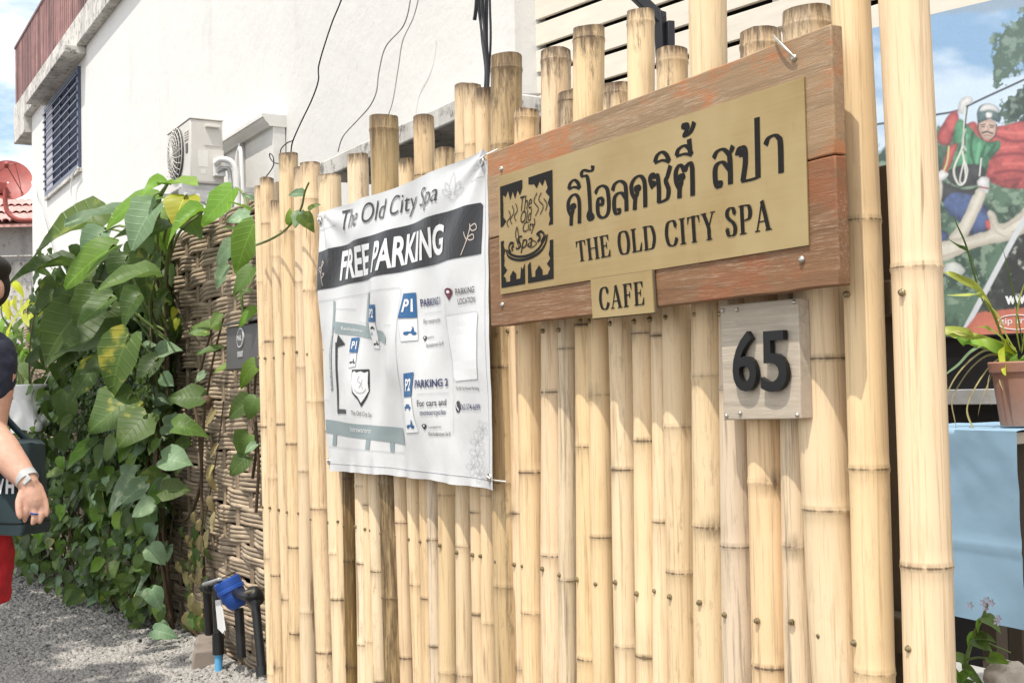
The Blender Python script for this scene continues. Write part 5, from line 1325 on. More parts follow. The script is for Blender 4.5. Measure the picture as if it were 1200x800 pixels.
# thin vine beside the letter box, climbing to the fence top
tv = thing('climbing_vine', 'thin vine with broad pale leaves climbing beside the mailbox', 'vine', V((P(262, 520, 1.62).x, 1.64, 0)))
TV = [(272, 222, 234, 264, 'leaf_bright', .6, 1, .6), (292, 246, 268, 234, 'leaf_bright', .55, .4, 1), (292, 252, 265, 258, 'leaf_pale', .85, 1, .8), (298, 262, 270, 322, 'leaf_bright', .62, 1, .35), (278, 284, 243, 302, 'leaf_pale', .75, 1, .8),
 (268, 312, 247, 336, 'leaf_pale', .75, 1, .7), (296, 314, 272, 345, 'leaf_mid', .6, 1, .5), (300, 236, 284, 226, 'leaf_pale', .8, .6, 1), (300, 268, 290, 288, 'leaf_pale', .95, 1, .5), (282, 272, 262, 264, 'leaf_mid', .55, .4, 1),
 (244, 388, 220, 386, 'leaf_mid', 1., .9, .9), (256, 386, 232, 366, 'leaf_mid', .8, .6, 1), (258, 368, 246, 384, 'leaf_mid', .9, 1, .6), (295, 342, 276, 338, 'leaf_mid', .7, .6, 1), (300, 362, 272, 376, 'leaf_bright', .55, 1, .8),
 (260, 408, 228, 412, 'leaf_mid', .5, .6, 1), (270, 428, 248, 436, 'leaf_bright', .7, .8, .9), (302, 424, 270, 450, 'leaf_bright', .6, .9, .7), (238, 466, 196, 464, 'leaf_mid', .9, .9, .8), (294, 470, 262, 486, 'leaf_mid', 1.05, 1, .6),
 (300, 466, 284, 490, 'leaf_mid', .9, 1, .6), (292, 510, 272, 538, 'leaf_mid', 1.0, 1, .5), (300, 520, 286, 530, 'leaf_pale', .9, 1, .5), (290, 535, 266, 556, 'leaf_mid', .95, 1, .5), (285, 505, 276, 516, 'leaf_mid', 1, 1, .6),
 (222, 516, 198, 528, 'leaf_mid', .9, 1, .6), (218, 540, 196, 552, 'leaf_mid', .9, 1, .6), (240, 436, 228, 448, 'leaf_pale', .6, 1, .4), (208, 374, 204, 386, 'leaf_yellow', .8, 1, .3), (206, 362, 200, 372, 'leaf_yellow', .8, 1, .3),
 (252, 480, 240, 500, 'leaf_dry', .6, 1, .3), (250, 545, 240, 558, 'leaf_dry', .7, 1, .3), (244, 555, 252, 575, 'leaf_dry', .6, 1, .3), (255, 520, 244, 536, 'leaf_dry', .5, 1, .3)]
for bx, by, tx, ty, mt, wd, o_, u2 in TV:
    b = P(bx, by, 1.60 + rl.uniform(-.02, .03)); t = tipof(b, tx, ty, .03)
    leaf(tv, b, t, TOV * o_ + V((0, 0, u2 * .8)) + nrand(rl, .06), mt, 'heart' if mt != 'leaf_dry' else 'long', wd * 1.05, rl)
def pv(*a): return [P(x, y, 1.66) for x, y in a]
stem(tv, pv((205, 610), (222, 604), (236, 560), (232, 500), (228, 470), (236, 430), (244, 400), (248, 385)), .010, .006, 'stem')
stem(tv, pv((240, 700), (236, 560), (240, 480), (243, 460), (250, 420), (262, 372)), .009, .005, 'stem')
stem(tv, pv((205, 352), (216, 378), (232, 400), (243, 412)), .006, .004, 'stem')
stem(tv, pv((296, 560), (300, 520), (292, 470), (290, 440)), .008, .005, 'stem')
stem(tv, pv((300, 600), (303, 545), (300, 500), (298, 470), (300, 430)), .008, .006, 'stem')
stem(tv, pv((286, 380), (282, 330), (286, 290), (290, 250), (284, 226), (276, 220)), .008, .005, 'stem_green')
MB().lathe(P(242, 463, 1.62), (0, 0, -1), [(0, .012), (.01, .022), (.05, .026), (.07, .015)], 12).build('seed_pod', 'stem', tv, 50)
# dry vine near the meter
dv = thing('dry_vine', 'withered pale brown vine trailing down the woven wall above the water meter', 'vine', V((P(235, 690, 1.64).x, 1.66, 0)))
for k in range(60):
    px, py = rl.gauss(228, 8), rl.uniform(600, 735); b = P(px, py, 1.65); s = rl.uniform(.05, .10)
    leaf(dv, b, b + V((rl.uniform(-.5, .5), -.25, -1)).normalized() * s, V((.2, -1, .2)) + nrand(rl, .4), rl.choice(('leaf_dry', 'leaf_dry', 'leaf_mid')), 'long', 1, rl)
for bx, by in ((248, 560), (246, 580), (252, 600), (244, 620)):
    b = P(bx, by, 1.66); leaf(dv, b, b + V((rl.uniform(-.3, .3), -.3, -1)).normalized() * .09, V((.2, -1, .2)), 'leaf_dry', 'long', 1, rl)
stem(dv, pv((232, 750), (226, 690), (234, 640), (244, 590), (256, 520), (262, 470)), .005, .003, 'stem')
# tendril along the fence tops
td = thing('vine_tendril', 'short green tendril with two young leaves crossing the leftmost bamboo poles', 'vine', P(305, 290, 1.43))
stem(td, [P(300, 287, 1.44), P(318, 280, 1.43), P(336, 268, 1.425), P(352, 246, 1.42), P(357, 226, 1.41), P(362, 214, 1.4)], .005, .003)
for bx, by, tx, ty, mt in ((352, 248, 344, 266, 'leaf_pale'), (355, 252, 366, 270, 'leaf_mid'), (340, 262, 336, 244, 'leaf_bright'), (356, 228, 338, 224, 'leaf_pale'), (362, 246, 371, 236, 'leaf_mid')):
    b = P(bx, by, 1.42)
    leaf(td, b, tipof(b, tx, ty, .02), V((.6, -.7, .5)), mt, 'heart', 1.0, rl)

# hanging white planter among the vines
pc_ = P(35, 494, 1.28)
wp = thing('white_planter', 'white plastic pot in a bag hanging among the vines beside the person', 'pot', pc_)
MB().lathe(pc_, (0, 0, 1), [(0, .075), (.02, .088), (.10, .098), (.20, .105), (.235, .116), (.245, .116), (.25, .104), (.23, .098)], 22, False).build('pot', 'white_plastic', wp, 50)
MB().lathe(pc_, (0, 0, 1), [(0, .001), (0.001, .0749)], 22, False).build('base', 'white_plastic', wp)
MB().lathe(pc_, (0, 0, 1), [(.215, .001), (.216, .099)], 22, False).build('soil', 'soil', wp)
def bagf(u, v):
    a = u * 6.283; r_ = .112 + .018 * math.sin(a * 5 + v * 4) + .03 * (1 - v) * mnoise.noise((math.cos(a) * 2, math.sin(a) * 2, v * 3))
    return pc_ + V((math.cos(a) * r_ + .03 * (1 - v), math.sin(a) * r_, -.06 + .21 * v + .03 * mnoise.noise((a, 3, 1)) * (1 - v)))
MB().grid(bagf, 40, 8).build('bag', 'white_plastic', wp, 60)
stem(wp, [pc_ + V((0, 0, .2)), pc_ + V((-.01, 0, .4)), pc_ + V((-.04, .02, .62)), pc_ + V((-.06, .05, .75))], .006, .004, 'stem')
MB().tube([pc_ + V((-.03, .1, .25)), pc_ + V((-.05, .35, .75))], .003, 5).build('hanger', 'steel', wp)
# ------------------------------------------------------------------ poster, black stall front, table with pot
pang = R(149.5 + 47.4); pd = V((-math.cos(pang), -math.sin(pang), 0)); pn = V((pd.y, -pd.x, 0))
if pn.y > 0: pn = -pn
pp0 = PD(1150, 200, 3.6)
def QP(px, py, l=0.0): return PL(px, py, pp0 + pn * l, pn)
pos = thing('zipline_poster', 'large printed poster of a zip line rider with red cape on black backdrop', 'poster', V((pp0.x, pp0.y, .2)))
zt_, zb_ = QP(1092, 17).z, QP(1110, 394).z
LX, RX = QP(1000, 200), QP(1330, 200)
def pz(p, z): return V((p.x, p.y, z))
MB().prism([pz(LX, zb_), pz(RX, zb_), pz(RX, zt_), pz(LX, zt_)], -pn * .012).build('panel', 'black_board', pos)
# the print: a fine grid of printed dots, each with the ink of the picture at that place
import numpy as np
GX, GY = 300, 400
ua, va = np.meshgrid(np.linspace(0, 1, GX), np.linspace(0, 1, GY))
# picture coordinates of every dot (x 1000..1330, y 0..395), measured on the flat poster
wx = LX.x + (RX.x - LX.x) * ua; wy_ = LX.y + (RX.y - LX.y) * ua; wz = zb_ + (zt_ - zb_) * va
dd = np.stack([wx - CAM.x, wy_ - CAM.y, wz - CAM.z], -1)
zz_ = dd @ np.array(FW); pxs = 600 + FPX * (dd @ np.array(RT)) / zz_; pys = 400 - FPX * (dd @ np.array(UP)) / zz_
nr_ = np.random.RandomState(4)
def vnoise(sc, octs=4, seed=0, sx=1., sy=1.):
    r = np.random.RandomState(seed); out_ = np.zeros_like(pxs); amp = 1.; tot = 0
    for o in range(octs):
        g_ = r.rand(256, 256); x = (pxs - 990) * sx / sc * 2 ** o; y = (pys + 60) * sy / sc * 2 ** o
        xi, yi = np.floor(x).astype(int), np.floor(y).astype(int); fx, fy_ = x - xi, y - yi; fx = fx * fx * (3 - 2 * fx); fy_ = fy_ * fy_ * (3 - 2 * fy_)
        a = g_[yi % 256, xi % 256]; b = g_[yi % 256, (xi + 1) % 256]; c = g_[(yi + 1) % 256, xi % 256]; d = g_[(yi + 1) % 256, (xi + 1) % 256]
        out_ += amp * ((a * (1 - fx) + b * fx) * (1 - fy_) + (c * (1 - fx) + d * fx) * fy_); tot += amp; amp *= .55
    return out_ / tot
n1, n2, n3, n4 = vnoise(26, 5, 1), vnoise(9, 4, 2), vnoise(60, 4, 3, .6, 1.4), vnoise(5, 3, 5)
def mixn(a, b, t): return a * (1 - t[..., None]) + np.array(b) * t[..., None]
def sst(x, a, b): t = np.clip((x - a) / (b - a), 0, 1); return t * t * (3 - 2 * t)
def inpoly(pts, soft=1.0, rough=0.):
    P_ = np.array(pts, float); n = len(P_); ins = np.zeros(pxs.shape, bool); dm = np.full(pxs.shape, 1e9)
    X = pxs + rough * (n2 - .5) * 2; Y = pys + rough * (n4 - .5) * 2
    for k in range(n):
        x0, y0 = P_[k]; x1, y1 = P_[(k + 1) % n]
        ins ^= ((y0 > Y) != (y1 > Y)) & (X < (x1 - x0) * (Y - y0) / (y1 - y0 + 1e-12) + x0)
        t = np.clip(((X - x0) * (x1 - x0) + (Y - y0) * (y1 - y0)) / ((x1 - x0) ** 2 + (y1 - y0) ** 2 + 1e-9), 0, 1)
        dm = np.minimum(dm, np.hypot(X - x0 - t * (x1 - x0), Y - y0 - t * (y1 - y0)))
    sd = np.where(ins, dm, -dm); return np.clip(.5 + sd / (2 * soft), 0, 1), np.where(ins, dm, 0)
def smp(pts, closed=True): return [(p.x, p.y) for p in smooth_path(pts, 5, closed)]
sky_ = mixn(np.ones(pxs.shape + (3,)) * np.array((.17, .36, .60)), (.50, .64, .78), sst(n3 + (pys - 90) / 500, .35, .72))
img = mixn(sky_, (.24, .33, .42), sst(n3 + n1 * .4 - np.clip((pys - 12 + (pxs - 1092) * .1) / 26, 0, 9), .25, .6) * .8)
def forest(base, dark, lite, t): return mixn(mixn(np.ones(pxs.shape + (3,)) * np.array(base), dark, sst(n1, .38, .62)), lite, sst(n2, .52, .72) * t)
fo = forest((.075, .17, .10), (.02, .065, .04), (.24, .36, .24), .7)
m_, _ = inpoly([(980, 205), (1040, 170), (1092, 150), (1110, 146), (1150, 150), (1200, 156), (1340, 150), (1340, 420), (980, 420)], 3, 10); img = img * (1 - m_[..., None]) + fo * m_[..., None]
fo2 = forest((.06, .13, .09), (.02, .05, .035), (.26, .38, .30), .55)
for pg in ([(1220, -10), (1190, 24), (1166, 42), (1160, 70), (1163, 102), (1180, 92), (1200, 78), (1230, 80), (1340, 60), (1340, -20)], [(1164, 132), (1178, 116), (1200, 104), (1240, 88), (1340, 80), (1340, 160), (1200, 152)]):
    m_, _ = inpoly(pg, 1.5, 11); m_ = m_ * sst(n2 + m_ * .25, .42, .58); img = img * (1 - m_[..., None]) + fo2 * m_[..., None]
dk = mixn(forest((.018, .024, .02), (.008, .01, .009), (.05, .06, .05), .8), (.34, .36, .30), sst(n4 * .5 + n2 * .5, .60, .66) * sst(n1, .42, .55))
m_, _ = inpoly([(1176, 300), (1202, 268), (1340, 250), (1340, 420), (1120, 420)], 1.5, 3); img = img * (1 - m_[..., None]) + dk * m_[..., None]
def paint(pts, lit, dark, round_=9., soft=.9, ang_=(-.5, -.8), fold=.5, closed=True, rough=1.2):
    global img
    m, dpt = inpoly(smp(pts) if closed else pts, soft, rough)
    xs, ys = [p[0] for p in pts], [p[1] for p in pts]; w_, h_ = max(xs) - min(xs), max(ys) - min(ys)
    lam = .5 + .5 * (ang_[0] * (pxs - (max(xs) + min(xs)) / 2) / max(w_, 1) + ang_[1] * (pys - (max(ys) + min(ys)) / 2) / max(h_, 1)) * 1.2
    sh_ = .55 * np.clip(dpt / round_, 0, 1) + .45 * lam + fold * (n2 - .5) * 1.3 + fold * .5 * (n4 - .5)
    c_ = mixn(np.ones(pxs.shape + (3,)) * np.array(dark), lit, np.clip(sh_, 0, 1)); img = img * (1 - m[..., None]) + c_ * m[..., None]
def strokep(pts, w, col, soft=.6):
    global img
    p = smp(pts, False) if len(pts) > 2 else pts; dm = np.full(pxs.shape, 1e9)
    for (x0, y0), (x1, y1) in zip(p, p[1:]):
        t = np.clip(((pxs - x0) * (x1 - x0) + (pys - y0) * (y1 - y0)) / ((x1 - x0) ** 2 + (y1 - y0) ** 2 + 1e-9), 0, 1); dm = np.minimum(dm, np.hypot(pxs - x0 - t * (x1 - x0), pys - y0 - t * (y1 - y0)))
    m = np.clip(.5 + (w / 2 - dm) / (2 * soft), 0, 1); img = mixn(img, col, m)
RED, RED2, GRN, GRN2, PAL, PAL2, WHT, WHT2, JEA, JEA2, BLK, BLK2 = (.60, .07, .06), (.16, .012, .02), (.06, .34, .15), (.006, .06, .03), (.70, .66, .54), (.34, .30, .23), (.72, .72, .69), (.34, .35, .36), (.06, .13, .34), (.012, .02, .07), (.05, .055, .06), (.008, .009, .01)
strokep([(990, 152), (1092, 135.5), (1124, 129), (1160, 112), (1340, 30)], 2.4, (.03, .035, .04))
paint([(1128, 152), (1140, 142), (1152, 150), (1176, 147), (1204, 142), (1250, 150), (1256, 200), (1212, 219), (1184, 221), (1160, 213), (1150, 200), (1164, 180), (1146, 168)], RED, RED2, 14, fold=1.0)
for f in ([(1168, 160), (1192, 166), (1224, 160)], [(1162, 184), (1188, 180), (1220, 184)], [(1166, 203), (1190, 200), (1216, 206)], [(1178, 212), (1196, 210)]): strokep(f, 3.2, (.22, .015, .025), 1.8)
for f in ([(1170, 154), (1196, 156), (1226, 150)], [(1168, 174), (1192, 172)], [(1176, 192), (1204, 192)]): strokep(f, 2.4, (.72, .12, .09), 1.8)
paint([(1121, 130), (1110, 137), (1099, 156), (1101, 168), (1112, 170), (1118, 158), (1125, 146)], RED, RED2, 6, fold=.7)
paint([(1104, 214), (1130, 222), (1150, 220), (1148, 236), (1118, 244), (1100, 230)], BLK, BLK2)
paint([(1110, 230), (1130, 226), (1150, 236), (1164, 256), (1157, 268), (1142, 277), (1126, 262), (1108, 246)], JEA, JEA2, 9, fold=.8)
paint([(1124, 140), (1136, 148), (1146, 160), (1158, 166), (1171, 165), (1172, 174), (1160, 188), (1152, 213), (1130, 217), (1110, 208), (1106, 214), (1108, 190), (1118, 172), (1116, 160)], GRN, GRN2, 9, fold=1.0)
for f in ([(1140, 156), (1138, 176), (1143, 196)], [(1154, 172), (1149, 190), (1148, 206)], [(1126, 172), (1119, 196), (1116, 206)], [(1166, 170), (1158, 182)]): strokep(f, 2.6, (.008, .07, .035), 1.6)
for f in ([(1133, 160), (1131, 180), (1134, 200)], [(1148, 168), (1145, 190)]): strokep(f, 2.2, (.13, .46, .24), 1.6)
paint([(1110, 176), (1122, 168), (1116, 190), (1106, 210), (1103, 204)], RED, RED2, 4)
paint([(1112, 200), (1130, 193), (1152, 195), (1152, 213), (1130, 219), (1112, 212)], BLK, BLK2, fold=1.)
paint([(1146, 141), (1152, 139), (1163, 141), (1168.5, 146), (1167, 157), (1161, 164), (1154, 163), (1148, 155)], (.66, .46, .36), (.30, .17, .12), 6, .7, (.5, -.5), .25)
strokep([(1151.5, 155.8), (1157, 154.6), (1163, 156.6)], 2.0, (.05, .035, .03)); strokep([(1150, 146.6), (1154.5, 145.8)], 1.4, (.06, .04, .03)); strokep([(1159.5, 146.6), (1165, 147.6)], 1.4, (.06, .04, .03))
strokep([(1151, 148.8), (1154, 148.6)], 1.3, (.03, .02, .02)); strokep([(1160.5, 149.2), (1164, 149.6)], 1.3, (.03, .02, .02)); strokep([(1157, 148), (1158.6, 152.6), (1155.6, 153.4)], 1., (.34, .18, .13)); strokep([(1154, 159), (1158, 158.4), (1161, 159.4)], 1.3, (.30, .10, .09))
paint([(1145, 139), (1146, 128), (1154, 121.5), (1164, 123), (1172.5, 132), (1171.5, 143), (1160, 140), (1148, 144)], (.10, .20, .20), (.015, .03, .035), 6, fold=.3)
paint([(1148, 130), (1154, 122), (1164, 123), (1171, 131.5), (1160, 129)], WHT, WHT2, 3, fold=.2); paint([(1156.5, 132), (1162.5, 132), (1162.5, 138), (1156.5, 138)], WHT, WHT2, 2)
strokep([(1147, 142), (1146.4, 154), (1152, 164)], 1.4, (.02, .03, .03)); strokep([(1168, 146), (1167, 158), (1160, 165)], 1.2, (.02, .03, .03))
paint([(1122, 126), (1125, 118), (1132, 113.5), (1139, 115), (1139, 121), (1132, 125), (1130, 133), (1124, 133)], WHT, WHT2, 5, fold=.6)
strokep([(1131, 126), (1130, 150), (1128, 172), (1118, 198), (1122, 214), (1128, 216), (1132, 206), (1128, 178)], 2.4, (.60, .62, .50)); strokep([(1134, 124), (1131, 150), (1131, 180)], 1.6, (.03, .035, .03))
strokep([(1130, 188), (1134, 200), (1130, 214), (1125, 212), (1128, 196), (1130, 188)], 1.6, (.62, .62, .60)); strokep([(1131, 152), (1128, 166), (1132, 176)], 2.2, (.45, .45, .42)); strokep([(1150, 186), (1148, 206)], 1.6, (.66, .66, .62)); strokep([(1112, 172), (1110, 190), (1104, 206), (1100, 224)], 2., (.50, .54, .14))
paint([(1090, 216), (1100, 209), (1105, 220), (1100, 250), (1094, 270), (1084, 272)], PAL, PAL2, 6, fold=.3)
paint([(1096, 206), (1104, 200), (1112, 204), (1106, 211), (1099, 213)], WHT, WHT2, 4)
paint([(1144, 223), (1156, 221), (1152, 238), (1141, 262), (1129, 281), (1112, 279), (1126, 260)], PAL, PAL2, 6, fold=.3)
paint([(1145, 212), (1153, 207), (1159, 211), (1158, 226), (1149, 222)], WHT, WHT2, 4, fold=.7); strokep([(1148, 219), (1158, 221)], 2., (.30, .05, .05))
paint([(1156, 258), (1164, 258), (1163, 268), (1156, 268)], RED, RED2, 3)
paint([(1086, 270), (1100, 268), (1111, 274), (1106, 285), (1088, 287)], JEA, JEA2, 6)
paint([(1080, 288), (1110, 282), (1140, 275), (1161, 268), (1157, 251), (1160, 246), (1166, 251), (1171, 262), (1184, 258), (1200, 244), (1216, 226), (1219, 229), (1206, 250), (1226, 236), (1229, 240), (1208, 260), (1226, 254), (1227, 259), (1206, 270), (1182, 282), (1164, 285), (1138, 292), (1112, 304), (1080, 308)], PAL, PAL2, 8, fold=.35)
for f in ([(1176, 268), (1192, 258), (1206, 248)], [(1186, 272), (1200, 264)], [(1163, 262), (1168, 272), (1180, 278)], [(1100, 302), (1130, 293), (1160, 284)]): strokep(f, 1.6, (.44, .36, .26), 1.2)
paint([(1103, 317), (1112, 308), (1124, 309), (1131, 318), (1122, 325), (1108, 321)], (.62, .64, .58), (.26, .30, .26), 5)
strokep([(1212, 238), (1187, 281), (1127, 394)], 6.4, (.56, .58, .60), .7)
paint([(1128, 389), (1147, 366), (1216, 359), (1340, 352), (1340, 410), (1128, 410)], (.66, .15, .06), (.42, .07, .03), 12, fold=.4, closed=False)
paint([(1010, 264), (1050, 257), (1050, 269), (1010, 272)], (.55, .60, .08), (.4, .45, .05), 4, closed=False)
img = np.clip(img * (1 + .10 * (nr_.rand(*pxs.shape)[..., None] - .5)), .004, .9)
img = img * .68 + img.mean(-1, keepdims=True) * .18 + .034          # sun faded inks
mbp = MB(); mbp.v = [V((a, b, c)) + pn * .0008 for a, b, c in zip(wx.ravel(), wy_.ravel(), wz.ravel())]
mbp.f = [(r_ * GX + c, r_ * GX + c + 1, (r_ + 1) * GX + c + 1, (r_ + 1) * GX + c) for r_ in range(GY - 1) for c in range(GX - 1)]
mp_, np_, bp_ = newmat('poster_ink'); at_ = np_.nodes.new('ShaderNodeAttribute'); at_.attribute_name = 'ink'; np_.links.new(at_.outputs['Color'], bp_.inputs['Base Color']); bp_.inputs['Roughness'].default_value = .42
bump(np_, bp_, noisef(np_, 5, (1, 1, 1), 3), .15, .02)
M['poster_ink'] = mp_
po_ = mbp.build('printed_picture', 'poster_ink', pos, None)
ca_ = po_.data.color_attributes.new('ink', 'FLOAT_COLOR', 'POINT'); ca_.data.foreach_set('color', np.concatenate([img, np.ones(pxs.shape + (1,))], -1).astype(np.float32).ravel())
def ptext(body, q, mat, l, bold=0.):
    vs, fs = text_polys(body, bold); mb = MB(); qq = [QP(x, y) + pn * l for x, y in q]
    mb.v = [bil(qq, u, v) for u, v in vs]; mb.f = [list(f) for f in fs]; return mb.build('printed_text', mat, pos, None)
ptext('www.', [(1178, 347), (1216, 345), (1216, 355), (1178, 357)], 'p_white', .0014, .05)
ptext('zip trip', [(1172, 373), (1210, 371), (1210, 381), (1172, 382)], 'p_white', .0014)
rg3 = [QP(x, y) + pn * .0012 for x, y in [(1168, 378), (1176, 371), (1196, 369), (1214, 373), (1214, 381), (1196, 386), (1176, 384), (1168, 378)]]
MB().tube(smooth_path(rg3, 5), .0016, 5).build('printed_ring', 'p_white', pos, 60)
# black board below and the aluminium rail
MB().prism([pz(LX, .05) - pn * .03, pz(RX, .05) - pn * .03, pz(RX, zb_ - .004) - pn * .03, pz(LX, zb_ - .004) - pn * .03], -pn * .02).build('lower_panel', 'black_board', pos)
rq = [QP(1000, 462, .02), QP(1330, 440, .02)]
zr0 = QP(1130, 474, .02).z; zr1 = QP(1130, 456, .02).z
MB().prism([pz(rq[0], zr0), pz(rq[1], zr0), pz(rq[1], zr1), pz(rq[0], zr1)], -pn * .03).build('rail', 'galv', pos, bevel=.002)
for k in (.03, .97): p = LX.lerp(RX, k) - pn * .06; MB().box((p.x - .02, p.y - .02, 0), (p.x + .02, p.y + .02, zt_)).build('stand_post', 'black_plastic', pos)

# table
TBY = 2.36
tz = P(1150, 504, TBY).z
tx0, tx1 = P(1040, 500, TBY).x, P(1192, 500, TBY).x
tb = thing('stall_table', 'table under the blue cloth at the right edge', 'table', ((tx0 + tx1) / 2, TBY + .25, 0))
MB().box((tx0 + .01, TBY + .012, tz - .03), (tx1 - .012, TBY + .42, tz - .004)).build('table_top', 'plank_grey', tb)
for x in (tx0 + .08, tx1 - .12):
    for y in (TBY + .05, TBY + .38): MB().box((x - .02, y - .02, 0), (x + .02, y + .02, tz - .031)).build('leg', 'rail', tb)
MB().box((tx0 + .1, TBY + .36, .3), (tx1 - .1, TBY + .378, .5)).build('stretcher', 'rail', tb)
zc = P(1150, 722, TBY).z
def cl(u, v):                          # v: 0 hem ... .55 front edge ... 1 back
    x = tx0 + (tx1 - tx0) * u
    if v <= .6:
        f = v / .6; z = zc + (tz - zc) * f; d = (1 - f)
        y = TBY - .004 - d * (.010 + .008 * math.sin(x * 19 + 1 + 1.5 * f) + .006 * mnoise.noise((x * 6, f * 2.5, 1))) - .003 * mnoise.noise((x * 10, f * 5, 4)) - .0018 * mnoise.noise((x * 22 + f * 9, f * 10, 2)) * f - .006 * math.exp(-((f - .40) * 70) ** 2) - .005 * math.exp(-((u - .36) * 90) ** 2) - .010 * math.exp(-((f - .78) * 9) ** 2) * mnoise.noise((x * 9, 4, 4))
        return V((x + .012 * (1 - f) * u + .004 * mnoise.noise((f * 5, 0, 2)), y, z - .012 * d * u))
    f = (v - .6) / .4
    return V((x, TBY + .42 * f, tz + .002 + .004 * max(0, mnoise.noise((x * 9, f * 4, 7)))))
clo = MB().grid(cl, 70, 60).build('tablecloth', 'table_cloth', org=((tx0 + tx1) / 2, TBY, tz), smooth=80)
tag(clo, 'pale blue cloth hanging creased over the front of the stall table', 'tablecloth')
# pot and spider plant
pt0 = P(1203, 500, TBY + .13); pt0.z = tz + .008
pot = thing('terracotta_pot', 'stained terracotta pot standing on the blue cloth', 'pot', pt0)
k_ = P(1165, 430, TBY + .13).x; PR = abs(pt0.x - P(1166, 430, TBY + .13).x) * .93; ph_ = P(1180, 424, TBY + .13).z - pt0.z
MB().lathe(pt0, (0, 0, 1), [(0, PR * .76), (.01, PR * .78), (ph_ * .82, PR * .96), (ph_ * .84, PR * 1.04), (ph_ * .98, PR * 1.08), (ph_, PR * 1.05), (ph_ - .004, PR * .95), (ph_ - .03, PR * .93)], 36, False).build('pot', 'terracotta', pot, 30)
MB().lathe(pt0, (0, 0, 1), [(.001, .001), (.0011, PR * .75)], 30, False).build('base', 'terracotta', pot)
MB().lathe(pt0, (0, 0, 1), [(ph_ - .012, .001), (ph_ - .016, PR * .94)], 30, False).build('soil', 'soil', pot)
spc = pt0 + V((0, 0, ph_ - .01))
spi = thing('spider_plant', 'straggly spider plant with long arching yellow green blades in the terracotta pot', 'plant', spc)
def blade(pts, w_, mat):
    p = smooth_path(pts, 6); n = len(p); mb = MB()
    for k in range(n):
        d = (p[min(k + 1, n - 1)] - p[max(k - 1, 0)]).normalized(); s_ = d.cross(V((-.5, -.8, .35))).normalized(); t = k / (n - 1)
        hw = w_ * (.35 + 1.1 * math.sin(math.pi * min(1, t * .75 + .18))) * (1 - t ** 5) / 2
        up_ = s_.cross(d) * hw * .35
        mb.v += [p[k] - s_ * hw + up_, p[k], p[k] + s_ * hw + up_]
        if k: i = len(mb.v) - 6; mb.f += [[i, i + 1, i + 4, i + 3], [i + 1, i + 2, i + 5, i + 4]]
    o = mb.build('blade', mat, spi, None)
    for q in o.data.polygons: q.use_smooth = True
    return o
SPY = TBY + .08
def bp(pts, y0, y1): return [P(x, y, y0 + (y1 - y0) * k / (len(pts) - 1)) for k, (x, y) in enumerate(pts)]
for pts, wd, mt in (([(1180, 412), (1168, 372), (1150, 340), (1130, 328), (1110, 320), (1100, 324)], .018, 'blade'), ([(1182, 414), (1165, 366), (1152, 346), (1136, 346), (1108, 346)], .017, 'blade'),
   ([(1160, 366), (1150, 346), (1142, 318), (1132, 284), (1120, 258), (1116, 240)], .014, 'leaf_mid'), ([(1148, 330), (1136, 296), (1124, 288), (1108, 278)], .008, 'leaf_mid'), ([(1190, 410), (1150, 396), (1130, 392), (1112, 390), (1100, 396)], .014, 'blade'),
   ([(1188, 412), (1150, 400), (1130, 392), (1104, 388), (1092, 394)], .030, 'blade'), ([(1190, 416), (1160, 404), (1134, 402), (1118, 392)], .026, 'leaf_bright'),
   ([(1186, 416), (1160, 404), (1140, 412), (1124, 428), (1108, 440), (1100, 452)], .018, 'leaf_pale'), ([(1184, 416), (1158, 410), (1136, 424), (1118, 446), (1106, 474), (1104, 492), (1108, 500)], .009, 'leaf_dry'),
   ([(1186, 418), (1160, 416), (1140, 430), (1124, 452), (1116, 470), (1120, 496), (1122, 512)], .008, 'leaf_dry'), ([(1184, 420), (1166, 424), (1146, 450), (1134, 478), (1140, 500), (1146, 512)], .009, 'leaf_dry'),
   ([(1186, 420), (1170, 424), (1160, 446), (1150, 470), (1146, 488)], .006, 'leaf_dry'), ([(1180, 420), (1168, 430), (1160, 440), (1158, 460), (1162, 476)], .006, 'leaf_dry'), ([(1182, 420), (1172, 428), (1172, 446), (1176, 458)], .006, 'leaf_dry'),
   ([(1190, 412), (1180, 404), (1176, 410), (1178, 432), (1179, 440)], .028, 'leaf_yellow'), ([(1196, 410), (1192, 380), (1196, 350), (1206, 318)], .016, 'blade'), ([(1200, 410), (1196, 384), (1188, 340), (1178, 300), (1172, 286)], .010, 'leaf_mid'),
   ([(1192, 412), (1180, 392), (1172, 372), (1162, 360)], .012, 'blade'), ([(1198, 412), (1204, 380), (1216, 350)], .016, 'blade'), ([(1205, 412), (1220, 384), (1244, 372), (1262, 390)], .016, 'blade'), ([(1206, 414), (1232, 410), (1256, 430), (1264, 456)], .014, 'blade'), ([(1190, 414), (1176, 396), (1158, 384), (1140, 384)], .010, 'blade')):
    blade(bp(pts, SPY + .05, SPY - .06), wd * .8, mt)
for k in range(40):
    a = rl.uniform(0, 6.28); r_ = rl.uniform(0, PR * .9); b = spc + V((math.cos(a) * r_, math.sin(a) * r_, 0))
    leaf(spi, b, b + V((rl.uniform(-.5, .5), rl.uniform(-.5, .5), 1)).normalized() * rl.uniform(.012, .03), V((0, -1, .4)) + nrand(rl, .4), 'leaf_bright', 'heart', 1, rl)

